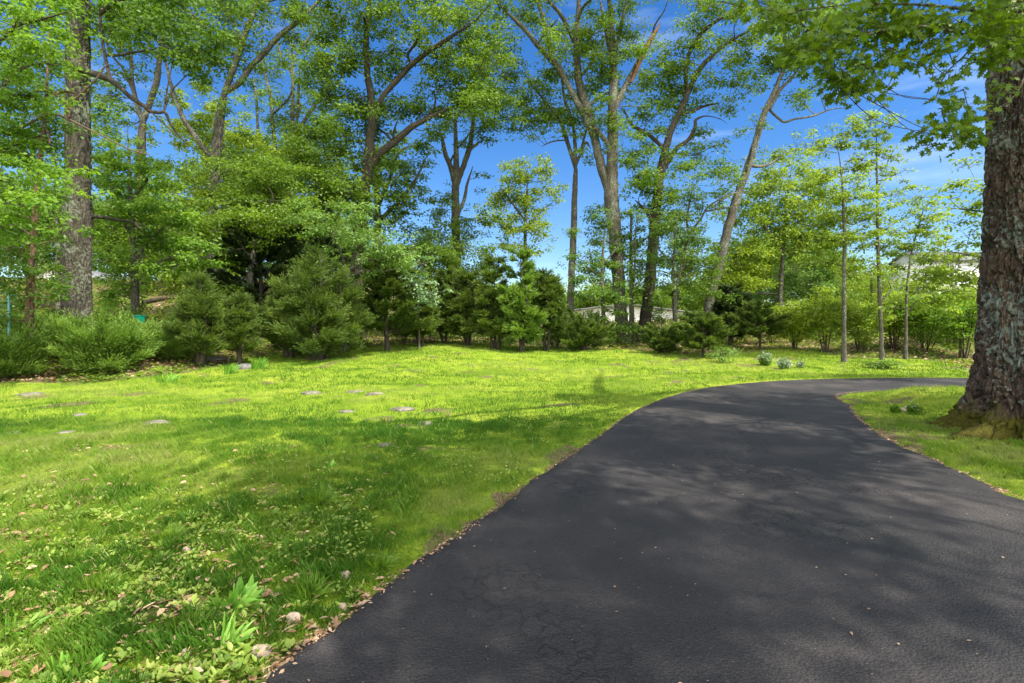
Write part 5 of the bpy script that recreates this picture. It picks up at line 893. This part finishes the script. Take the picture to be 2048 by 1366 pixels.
# ------------------------------------------------------------------ small things
M['stone'] = plain('field stone', (.15, .14, .105), .95, .1, nscale=10, var=.55); M['greystone'] = plain('grey boulder', (.14, .13, .13), .9, .2, nscale=9, var=.5); M['pebble'] = plain('pale pebble', (.30, .24, .18), .9, .2, nscale=30, var=.35)
def stone(name, label, px, py, wpx, tpx, mat, cat='stone', group=None, seed=0, sink=.35, asp=.6):
    g = G(px, py); D = g[1]; w = wpx/F*D/2; t = max(.01, tpx/F*D); r = np.random.default_rng(seed)
    nu, nv = 28, 14; u = np.linspace(0, 2*np.pi, nu, endpoint=False); v = np.linspace(0.02, np.pi-.02, nv); U, Vv = np.meshgrid(u, v)
    x = np.sin(Vv)**.6*np.cos(U); y = np.sin(Vv)**.6*np.sin(U); z = np.cos(Vv); z = np.sign(z)*np.abs(z)**.8
    k = 1+.35*(fbm(x*1.3+seed, y*1.3, z*.8, 3)-.5)*2
    V = np.stack([x*w*k, y*w*asp*k*1.6 if t < w*.3 else y*w*asp*k, z*t*(1+.4*(fbm(x*2, y*2, seed+.5, 3)-.5))], -1).reshape(-1, 3)
    V[:, 2] += t*(1-2*sink)*.5; i = np.arange(nv-1)[:, None]*nu; j = np.arange(nu)[None]; j2 = (j+1) % nu
    fc = np.stack([i+j, i+nu+j, i+nu+j2, i+j2], -1).reshape(-1, 4)
    base = np.array([g[0], g[1], tz(g[0], g[1])]); b = MB(); b.add(V+base, fc); b.add(np.vstack([V[:nu]+base, [V[:nu].mean(0)+base]]), [[q, (q+1) % nu, nu] for q in range(nu)])
    o = b.build(name, M[mat], None, True, loc=base); props(o, label, cat, group); return (g[0], g[1], w)
STONES = []
for i, (px, py, w, t, lb) in enumerate([(621, 787, 48, 5, 'flat pale stepping stone at the left end of the far row in the lawn'), (712, 784, 38, 4, 'narrow flat stone in the lawn left of its wider neighbour'), (750, 789, 40, 6, 'flat stepping stone with a raised edge in the far row'), (692, 824, 36, 4, 'grass edged flat stone in the middle of the lawn'),
        (803, 820, 56, 5, 'long grey stepping stone in the middle of the lawn'), (852, 848, 46, 5, 'grey flat stone right of the long one, half sunk in grass'), (772, 893, 52, 6, 'brownish flat stone nearest the drive, bare soil at its edge'), (312, 848, 66, 6, 'long narrow slab lying in the grass on the left'),
        (205, 858, 22, 4, 'small grey stone left of the long narrow slab'), (18, 868, 44, 4, 'flat stone at the left edge of the picture'), (130, 866, 38, 4, 'low flat stone between the left edge and the long slab'), (60, 790, 60, 5, 'broad dusty stone near the left bed'), (160, 830, 34, 4, 'stone lost in grass below the left bed')]):
    STONES.append(stone('stepping_stone', lb, px, py, w*.86, t, 'stone', group='flat stones sunk in the lawn', seed=i+1, sink=.74))
STONES.append(stone('boulder', 'rounded grey boulder at the corner of the left bed beside iris leaves', 490, 738, 36, 8, 'greystone', cat='rock', seed=31, sink=.2))
STONES.append(stone('boulder', 'long low grey rock lying behind the boulder in the left bed', 428, 720, 46, 4, 'greystone', cat='rock', seed=32, sink=.2))
STONES.append(stone('rock', 'pale rock in the grass island left of the great trunk', 1812, 823, 26, 6, 'pebble', cat='rock', seed=33, sink=.3))
for i, (px, py, w, t, lb) in enumerate([(588, 1247, 30, 12, 'pale smooth pebble beside the drive edge near the dry leaf'), (522, 1322, 44, 13, 'largest cream pebble at the bottom edge of the weeds'), (690, 1156, 24, 10, 'pinkish pebble below the grass mound by the drive'), (372, 1107, 16, 8, 'small pink pebble among the broad weeds'), (332, 1123, 24, 7, 'flat pale pebble left of the small pink one'), (545, 1078, 20, 6, 'cream pebble at the top of the weed patch'),
        (617, 1032, 12, 6, 'tiny round white pebble above the weed patch'), (685, 1228, 18, 8, 'tan pebble on the soil at the drive edge'), (372, 1312, 20, 9, 'white pebble in the weeds at the bottom left'), (398, 1345, 18, 8, 'small tan pebble at the very bottom of the picture')]):
    stone('pebble', lb, px, py, w, t, 'pebble', cat='pebble', group='pale pebbles in the near bed', seed=50+i, sink=.2, asp=.7)

# teal metal stand at the left edge, bucket, log
M['teal'] = plain('teal paint', (.12, .33, .36), .45, .5, var=.1); M['greenplastic'] = plain('green plastic', (.0, .22, .13), .4, .5, var=.1); M['log'] = barkmat('fallen log bark', (.02, .015, .012), (.05, .04, .03), (.09, .075, .06), sc=5)
def stand():
    D = 15.2; q = P(18, 600, D); b = np.array([q[0], D, tz(q[0], D)]); root = empty('metal_stand', b, 'teal metal clothes post with wire at the left edge', 'post')
    t = MB(); t.tube(np.array([[b[0], D, b[2]-.1], [b[0], D, q[2]+.12]]), [.03, .03], 8); t.build('post', M['teal'], root, True, loc=b)
    a = MB(); z = q[2]+.14; a.tube(np.array([[b[0]-.75, D+.05, z+.10], [b[0]-.2, D, z+.06], [b[0]+.25, D, z-.02]]), [.025, .025, .02], 6); a.build('crossbar', M['teal'], root, True, loc=b)
    w = MB()
    for k in range(7): w.tube(np.array([[b[0]-.9, D+.06, z-.12-.14*k], [b[0]-.02, D, z-.15-.14*k]]), [.004, .004], 4)
    w.build('wire_mesh', M['teal'], root, loc=b)
stand()
def bucket():
    D = 19.0; q = P(277, 640, D); b = np.array([q[0], D, H+(HOR-650)/F*D]); b[2] = tz(b[0], D); root = empty('bucket', b, 'green plastic bucket standing among shrubs by a dark trunk', 'bucket')
    t = MB(); h = max(.28, H+(HOR-631)/F*D-b[2]); t.tube(b+np.array([[0, 0, 0], [0, 0, .02], [0, 0, h-.03], [0, 0, h]]), [.15, .15, .21, .22], 16, cap=False); t.build('body', M['greenplastic'], root, True, loc=b)
    r = MB(); th = np.linspace(0, 2*np.pi, 25); r.tube(b+np.stack([.22*np.cos(th), .22*np.sin(th), th*0+h], 1), np.full(25, .012), 6, cap=False); r.build('rim', M['greenplastic'], root, True, loc=b)
bucket()
def log_():
    D = 27; a = P(285, 600, D); c = P(356, 604, D+1.5); z0 = tz(a[0], D); z1 = tz(c[0], D+1.5)
    a[2] = max(z0+.12, a[2]*0+z0+.12); c[2] = z1+.12; b = MB(); pts = spline([a, (a+c)/2+[0, 0, .04], c], 6); b.tube(pts, np.linspace(.11, .08, len(pts)), 9, wob=.15)
    o = b.build('fallen_log', M['log'], None, True, loc=a); props(o, 'dark fallen log on the leafy slope behind the left bed', 'log')
log_()

# white phlox, iris leaves, bulb clump, dry leaf
M['petal'] = plain('white petals', (.42, .41, .46), .6, .3, var=.08); M['blade'] = leafmat('strap leaf', [(.10, .24, .025), (.16, .36, .04), (.27, .46, .07)], trans=.3, rough=.4); M['dry'] = leafmat('dry leaf', [(.16, .09, .045), (.33, .20, .11), (.50, .37, .24)], trans=.15, tcol=(1, .8, .6))
M['grasstuft'] = leafmat('grass tuft', [(.08, .18, .015), (.14, .27, .02), (.24, .37, .035)], trans=.4)
def flowers(px, py, wpx, hpx, label, seed, n=240, cat='flowers', dense=1.0):
    global rng
    rng = np.random.default_rng(seed); g = G(px, py); D = g[1]; w = wpx/F*D; h = hpx/F*D; root = empty('phlox_clump', g, label, cat, 'clumps of pale flowers on the right lawn')
    t = MB(); f = MB(); m_ = int(n*1.2); a = rng.random(m_)*6.28; r = np.sqrt(rng.random(m_))*w*.5*(.55+.6*noise(np.cos(a)*1.7+seed, np.sin(a)*1.7)); tip = g+np.stack([np.cos(a)*r, np.sin(a)*r*.7, h*(.35+.85*rng.random(m_))*np.sqrt(1-(r/w/.55)**2*.8)], 1)
    bs = g+np.stack([np.cos(a)*r*.4, np.sin(a)*r*.3, 0*a-.02], 1); t.twigs(bs, tip, .004, .003)
    k = m_*7; ii = rng.integers(0, m_, k); u = rng.random((k, 1)); p = bs[ii]+(tip-bs)[ii]*u; lf = MB(); lf.leaves(p, rdir(k)+np.array([0, 0, .6]), rdir(k), .07, LEAF, rng.random(k), width=.5)
    k = int(n*1.6*dense); ii = rng.integers(0, n, k); f.leaves(tip[ii]+rng.normal(size=(k, 3))*.045, rdir(k), unit(rdir(k)+np.array([0, -.4, .6])), .035, LEAF, .5, width=1.4)
    t.build('stems', M['blade'], root, loc=g); lf.build('foliage', M['grasstuft'], root, loc=g); f.build('blossoms', M['petal'], root, loc=g)
flowers(1530, 731, 38, 22, 'largest clump of pale white flowers on the right lawn', 1, 200, dense=.8)
flowers(1568, 738, 32, 18, 'brightest white flower clump right of the largest one', 2, 200)
flowers(1601, 736, 16, 12, 'small separate white flower clump nearest the slender trunks', 3, 80)
flowers(1830, 829, 34, 16, 'sparse pale flowers in the grass island by the great trunk', 4, 60, dense=.22)
flowers(1790, 826, 20, 14, 'grey green herb tuft on the grass island left of the sparse flowers', 5, 60, dense=.08)
flowers(1768, 737, 26, 16, 'faint pale flowers in the dark weeds on the right lawn', 6, 40, dense=.3)
def straps(name, label, px, py, n, Lc, wd, seed, cat='plant', mat='blade', spreadr=.5, group=None, rad=.06, lean=0):
    global rng
    rng = np.random.default_rng(seed); g = G(px, py); b = MB()
    for i in range(n):
        a = rng.random()*6.28; s = rng.random()*spreadr; l = Lc*rng.uniform(.6, 1.15); d = np.array([math.cos(a)*s+lean, math.sin(a)*s, 1.0]); d /= np.linalg.norm(d); side = unit(np.cross(d, [math.cos(a+.8), math.sin(a+.8), .2]))
        ts = np.linspace(0, 1, 7); o = g+np.array([math.cos(a)*rad*rng.random(), math.sin(a)*rad*rng.random(), -.01]); dn = np.array([math.cos(a)*.6, math.sin(a)*.6, -.75])*l*.45*s*1.3
        c = o+d*l*ts[:, None]+dn*(ts**2.4)[:, None]; w = wd*np.sin(np.pi*(.18+.82*ts**.8))**.7*.5; w[-1] = .0006; nn = np.cross(side, d)*wd*.16
        V = np.vstack([c-side*w[:, None]+nn, c, c+side*w[:, None]+nn]); k = 7; f = [[i_, i_+1, k+i_+1, k+i_] for i_ in range(k-1)]+[[k+i_, k+i_+1, 2*k+i_+1, 2*k+i_] for i_ in range(k-1)]
        b.add(V, f, rng.random())
    o = b.build(name, M[mat], None, True, loc=g); props(o, label, cat, group); return o
straps('bulb_clump', 'bright green strap leaved bulb clump in the middle of the near weeds', 472, 1218, 58, .15, .042, 1, spreadr=1.7, rad=.10)
straps('bulb_clump', 'yellow green strap leaf tuft at the bottom of the weeds beside the pebbles', 440, 1300, 46, .16, .018, 2, spreadr=1.7, rad=.09)
straps('bulb_clump', 'dark broad leaved clump cut by the bottom edge of the picture', 150, 1355, 34, .12, .036, 3, spreadr=1.6, rad=.1)
straps('bulb_clump', 'broad bladed tuft at the lower left edge', 20, 1280, 34, .15, .022, 4, spreadr=1.6, rad=.09)
straps('iris_clump', 'upright iris leaves beside the rounded grey boulder', 515, 738, 60, .42, .035, 5, spreadr=.45, rad=.2, lean=.3)
straps('iris_clump', 'smaller iris leaves left of the rounded grey boulder', 458, 748, 40, .36, .03, 6, spreadr=.4, rad=.15, lean=.3)
straps('iris_clump', 'thin leaf tuft in front of the wide hemlock shrub', 335, 765, 60, .3, .02, 7, spreadr=.7, rad=.25)
straps('seedling', 'round leaved weed seedling standing up above the near weeds', 662, 936, 12, .10, .05, 8, spreadr=1.2, rad=.03)
for i, (px, py, l, n, lb) in enumerate([(335, 1090, .16, 260, 'dark fine grass mound in the middle of the near weeds'), (200, 1190, .14, 220, 'dark fine grass mound left of the bulb clump'), (380, 1265, .13, 200, 'grass mound below the bulb clump'), (640, 1010, .20, 200, 'arching pale grass tuft at the top of the weed patch'), (760, 1140, .11, 260, 'soft grass mound beside the drive edge'), (440, 1085, .13, 160, 'second dark grass mound right of the middle one'), (150, 1130, .13, 160, 'grass mound near the left side of the weeds'), (620, 1200, .14, 180, 'bright grass tuft between pebble and dry leaf')]):
    straps('grass_tuft', lb, px, py, n, l, .006, 60+i, cat='grass tuft', mat='grasstuft', spreadr=1.0, rad=.07, group='grass tufts in the near bed')
def dryleaf(name, label, px, py, L_, seed, rot, group=None):
    g = G(px, py); g[2] += .03 if label.startswith('curled') else .012; r = np.random.default_rng(seed); T, fc = OAKL; T = np.array(T)*L_; T[:, 2] += .25*np.abs(T[:, 0])+.12*np.sin(T[:, 1]/L_*5)*L_
    c, s = math.cos(rot), math.sin(rot); V = np.stack([T[:, 0]*c-T[:, 1]*s, T[:, 0]*s+T[:, 1]*c, T[:, 2]], 1); b = MB(); b.add(V+g, fc, r.uniform(.4, .9)); o = b.build(name, M['dry'], None, True, loc=g); props(o, label, 'dry leaf', group)
dryleaf('oak_leaf', 'curled brown dry oak leaf standing in the weeds right of the bulb clump', 548, 1215, .14, 1, .2)
dryleaf('oak_leaf', 'small tan dry leaf lying alone on the black drive', 947, 1099, .05, 2, 1.2)
dryleaf('oak_leaf', 'pale yellow dry leaf in the grass at the left edge', 78, 1082, .08, 3, -.8)
dryleaf('oak_leaf', 'brown dry leaf lying on soil against the drive edge', 640, 1265, .10, 4, 1.9)
dryleaf('oak_leaf', 'tan dry leaf in the weeds near the bottom left corner', 95, 1330, .11, 5, .6)
dryleaf('oak_leaf', 'dry leaf caught on the moss at the foot of the great trunk', 2005, 893, .16, 6, -1.2)

# ------------------------------------------------------------------ stuff: grass, weeds, litter
def scatter(n, d0, d1, k, pxl=-500, pxr=2550):
    # density per area falls as D**-k
    e = 2-k; u = rng.random(n); D = (d0**e+(d1**e-d0**e)*u)**(1/e); px = rng.uniform(pxl, pxr, n); return (px-1024)/F*D, D
M['grass'] = leafmat('grass', [(.062, .16, .014), (.135, .252, .023), (.22, .32, .045), (.38, .37, .16)], trans=.4, rough=.6, tcol=(1.15, 1.1, .5), spec=.2)
M['weed'] = leafmat('weed leaf', [(.09, .16, .02), (.16, .26, .03), (.25, .34, .05), (.34, .37, .10)], trans=.35, rough=.5)
def grass():
    global rng
    rng = np.random.default_rng(9); b = MB()
    def field(n, d0, d1, k, hs, wk, seg):
        x, y = scatter(n, d0, d1, k); ins = inside(x, y, drive_poly); dd = pdist(x, y, drive_poly); so_ = soil_mask(x, y)
        ok = (~ins | (dd < .035*noise(x*9, y*9, 4.2)*rng.random(n)+.005)) & (rng.random(n) > so_*.8)
        for sx, sy, w in STONES: ok &= (np.hypot((x-sx)/w, (y-sy)/(w*.95)) > .62)
        ok &= np.hypot(x-OX, y-OY) > .92
        x, y, dd = x[ok], y[ok], dd[ok]; n = len(x); z = terrain(x, y)
        tall = fbm(x*.8, y*.8, 4.4, 3); h = hs*(.55+.7*rng.random(n))*(.55+.9*tall)*(.45+.55*ss(0, .5, dd))
        patch = fbm(x*.33+3, y*.33, 8.8, 3); p2 = fbm(x*1.6, y*1.6, 1.1, 2); far = ss(9, 15, y)*.08+ss(9, 3, y)*.10
        cl2 = fbm(x*6.5, y*6.5, 3.9, 2)-.5; h = h*np.clip(1+2.4*cl2, .3, 2); v = np.clip(.30-.6*cl2+1.7*(patch-.5)+.8*(p2-.5)+far+.30*(rng.random(n)-.5), 0, .8); v = np.where(rng.random(n) < .03, .95, v)
        cl = fbm(x*5, y*5, 6.0, 2)-.5
        a = rng.random(n)*6.28; ax = np.stack([np.cos(a)*.45+cl, np.sin(a)*.45+.3*cl, np.ones(n)], 1); nm = np.stack([np.cos(a+1.3), np.sin(a+1.3), .5+0*a], 1)
        b.leaves(np.stack([x, y, z-.004], 1), ax, nm, h, seg, v, width=.0026*(1+wk*y)/h)
    BL2 = ([(-.5, 0, 0), (.5, 0, 0), (.4, .55, .06), (-.4, .55, .06), (0, 1, .28)], None)
    B2 = ([(-.5, 0, 0), (.5, 0, 0), (.40, .55, .07), (0, 1, .30)], [[0, 1, 2, 3]])
    field(430000, 1.9, 9, 1.5, .062, .22, B2)
    field(520000, 7, 32, 1.3, .060, .26, BLADE1)
    o = b.build('lawn_grass', M['grass']); props(o, 'short bright green lawn grass', 'grass', kind='stuff')
grass()
def weeds():
    global rng
    rng = np.random.default_rng(10); b = MB(); n = 60000
    x, y = scatter(n, 1.9, 7, 1.2, -500, 800); px = 1024+x/y*F; py = HOR+H/y*F
    den = ss(960, 1080, py+120*(fbm(x*1.3, y*1.3, 7.7, 3)-.5))*ss(780, 600, px)*ss(.32, .62, fbm(x*3.2, y*3.2, 5.5, 2))
    den = np.maximum(den, .05*(fbm(x*2, y*2, 3, 2) > .62)*(px < 1000))
    ok = (rng.random(n) < den*.62) & ~inside(x, y, drive_poly) & (pdist(x, y, drive_poly) > .03); x, y = x[ok], y[ok]; n = len(x); z = terrain(x, y)+.012+.05*rng.random(n)
    kind = fbm(x*4, y*4, 2.7, 2); nm = unit(np.array([0, -.1, 1.0])+rdir(n)*.85); a = rng.random(n)*6.28; sel = rng.random(n) < .34
    b.leaves(np.stack([x, y, z], 1)[sel], np.stack([np.cos(a), np.sin(a), .25+0*a], 1)[sel], nm[sel], (.014+.018*rng.random(n)**1.5)[sel], OVAL, np.clip(.5+1.0*(kind-.5)+.6*(rng.random(n)-.5), 0, 1)[sel], width=(.9+.6*rng.random(n))[sel])
    # rosettes: leaves radiating from one crown, tipped up
    c = rng.choice(n, min(n, 1500), replace=False); m = 8; ii = np.repeat(c, m); k = len(ii); aa = np.tile(np.arange(m)*2.4, len(c))+np.repeat(rng.random(len(c))*6.28, m)+rng.normal(size=k)*.25
    up_ = np.clip(.25+.65*rng.random(k)+.3*np.repeat(rng.random(len(c)), m), 0, 1.3); sz = np.repeat(.022+.042*rng.random(len(c))**1.6, m)*(.6+.5*rng.random(k)); wd = np.repeat(.45+.75*rng.random(len(c)), m)
    ax = np.stack([np.cos(aa), np.sin(aa), up_], 1); pp = np.stack([x[ii]+np.cos(aa)*.012, y[ii]+np.sin(aa)*.012, terrain(x[ii], y[ii])+.006+.03*rng.random(k)], 1)
    b.leaves(pp, ax, unit(np.stack([-np.cos(aa)*up_, -np.sin(aa)*up_, np.ones(k)], 1)+rdir(k)*.25), sz, OVAL, np.clip(np.repeat(.15+.75*rng.random(len(c)), m)+.3*(rng.random(k)-.5), 0, 1), width=wd)
    # lighter small-leaved weeds through the lawn beside the drive
    n = 26000; x, y = scatter(n, 3.5, 13, 1.4, 300, 1500); den = ss(.45, .65, fbm(x*1.6, y*1.6, 12.5, 3))*ss(3.2, .3, pdist(x, y, drive_poly)); ok = (rng.random(n) < den) & ~inside(x, y, drive_poly) & (pdist(x, y, drive_poly) > .05)
    x, y = x[ok], y[ok]; n = len(x); a = rng.random(n)*6.28
    b.leaves(np.stack([x, y, terrain(x, y)+.02+.05*rng.random(n)], 1), np.stack([np.cos(a), np.sin(a), .3+0*a], 1), unit(np.array([0, 0, 1.0])+rdir(n)*.6), .03, OVAL, np.clip(.5+.8*(rng.random(n)-.5), 0, 1), width=1.1)
    o = b.build('ground_cover', M['weed']); props(o, 'broad leaved weeds covering the near bed', 'ground cover', kind='stuff')
    # straw and dry litter
    s = MB(); n = 17000; x, y = scatter(n, 1.9, 7, 1.2, -500, 800); ok = (rng.random(n) < np.maximum(.1*(y > 3), soil_mask(x, y))) & ~inside(x, y, drive_poly); x, y = x[ok], y[ok]; n = len(x); a = rng.random(n)*6.28
    q = np.stack([x, y, terrain(x, y)+.012+.03*rng.random(n)], 1)
    s.leaves(q, np.stack([np.cos(a), np.sin(a), .15*rng.normal(size=n)], 1), unit(np.array([0, 0, 1.])+rdir(n)*.5), .02+.075*rng.random(n)**2.5, OVAL, np.clip(.1+.9*rng.random(n), 0, 1), width=.2+.8*rng.random(n)**2)
    # bed and wood floor litter
    n = 90000; x, y = scatter(n, 9, 45, 1.0); so_ = soil_mask(x, y); ok = (rng.random(n) < so_*.8) & ~inside(x, y, drive_poly) & ~inside(x, y, lawn_poly); x, y = x[ok], y[ok]; n = len(x); a = rng.random(n)*6.28
    s.leaves(np.stack([x, y, terrain(x, y)+.01+.04*rng.random(n)], 1), np.stack([np.cos(a), np.sin(a), 0*a], 1), unit(np.array([0, 0, 1.])+rdir(n)*.7), .10+.08*rng.random(n), LEAF, rng.random(n))
    # crumbs along the drive edge
    for ed in (LEs, REs):
        c = ed; i = rng.integers(0, len(c)-1, 2400); u = rng.random((2400, 1)); q = c[i]*(1-u)+c[i+1]*u+rng.normal(size=(2400, 2))*.024; q = q[q[:, 1] > 1]; m_ = len(q)
        s.leaves(np.stack([q[:, 0], q[:, 1], np.maximum(terrain(q[:, 0], q[:, 1])+.006, terrain0(q[:, 0], q[:, 1])+.008)], 1), rdir(m_)*np.array([1, 1, .2]), unit(np.array([0, 0, 1.])+rdir(m_)*.5), .012+.03*rng.random(m_)**3, OVAL, rng.random(m_), width=.8)
    # specks of grit and seed on the drive
    x, y = scatter(2200, 2, 14, .8, 300, 2500); ok = inside(x, y, drive_poly); x, y = x[ok], y[ok]; n = len(x)
    s.leaves(np.stack([x, y, terrain0(x, y)+.014], 1), rdir(n)*np.array([1, 1, .1]), unit(np.array([0, 0, 1.])+rdir(n)*.3), .006+.02*rng.random(n)**4, OVAL, .5+.5*rng.random(n), width=.4+.8*rng.random(n))
    o = s.build('leaf_litter', M['dry']); props(o, 'brown leaf litter on the wood floor and bed', 'leaf litter', kind='stuff')
    # undergrowth in the beds
    g = MB(); n = 150000; x, y = scatter(n, 11, 40, 1.0); ins = inside(x, y, lawn_poly); d = pdist(x, y, lawn_poly); den = np.where(ins, ss(.7, 0, d)*.5, 1)*ss(.30, .62, fbm(x*.9, y*.9, 6.6, 3))
    ok = (rng.random(n) < den) & ~inside(x, y, drive_poly); x, y, d = x[ok], y[ok], d[ok]; n = len(x); hh = (.10+.38*ss(0, 2.5, d)*fbm(x*.7, y*.7, 1.9, 2))*rng.random(n); a = rng.random(n)*6.28
    g.leaves(np.stack([x, y, terrain(x, y)+hh], 1), np.stack([np.cos(a), np.sin(a), .5+0*a], 1), unit(np.array([0, 0, .9])+rdir(n)*.8), .09+.08*rng.random(n), LEAF, np.clip(.45+.9*(fbm(x*.5, y*.5, 3.1, 2)-.5)+.5*(rng.random(n)-.5), 0, 1), width=.8)
    o = g.build('undergrowth', leafmat('undergrowth', [(.06, .12, .015), (.14, .22, .02), (.28, .34, .035)], trans=.4)); props(o, 'low green undergrowth along the wood edge', 'undergrowth', kind='stuff')
weeds()
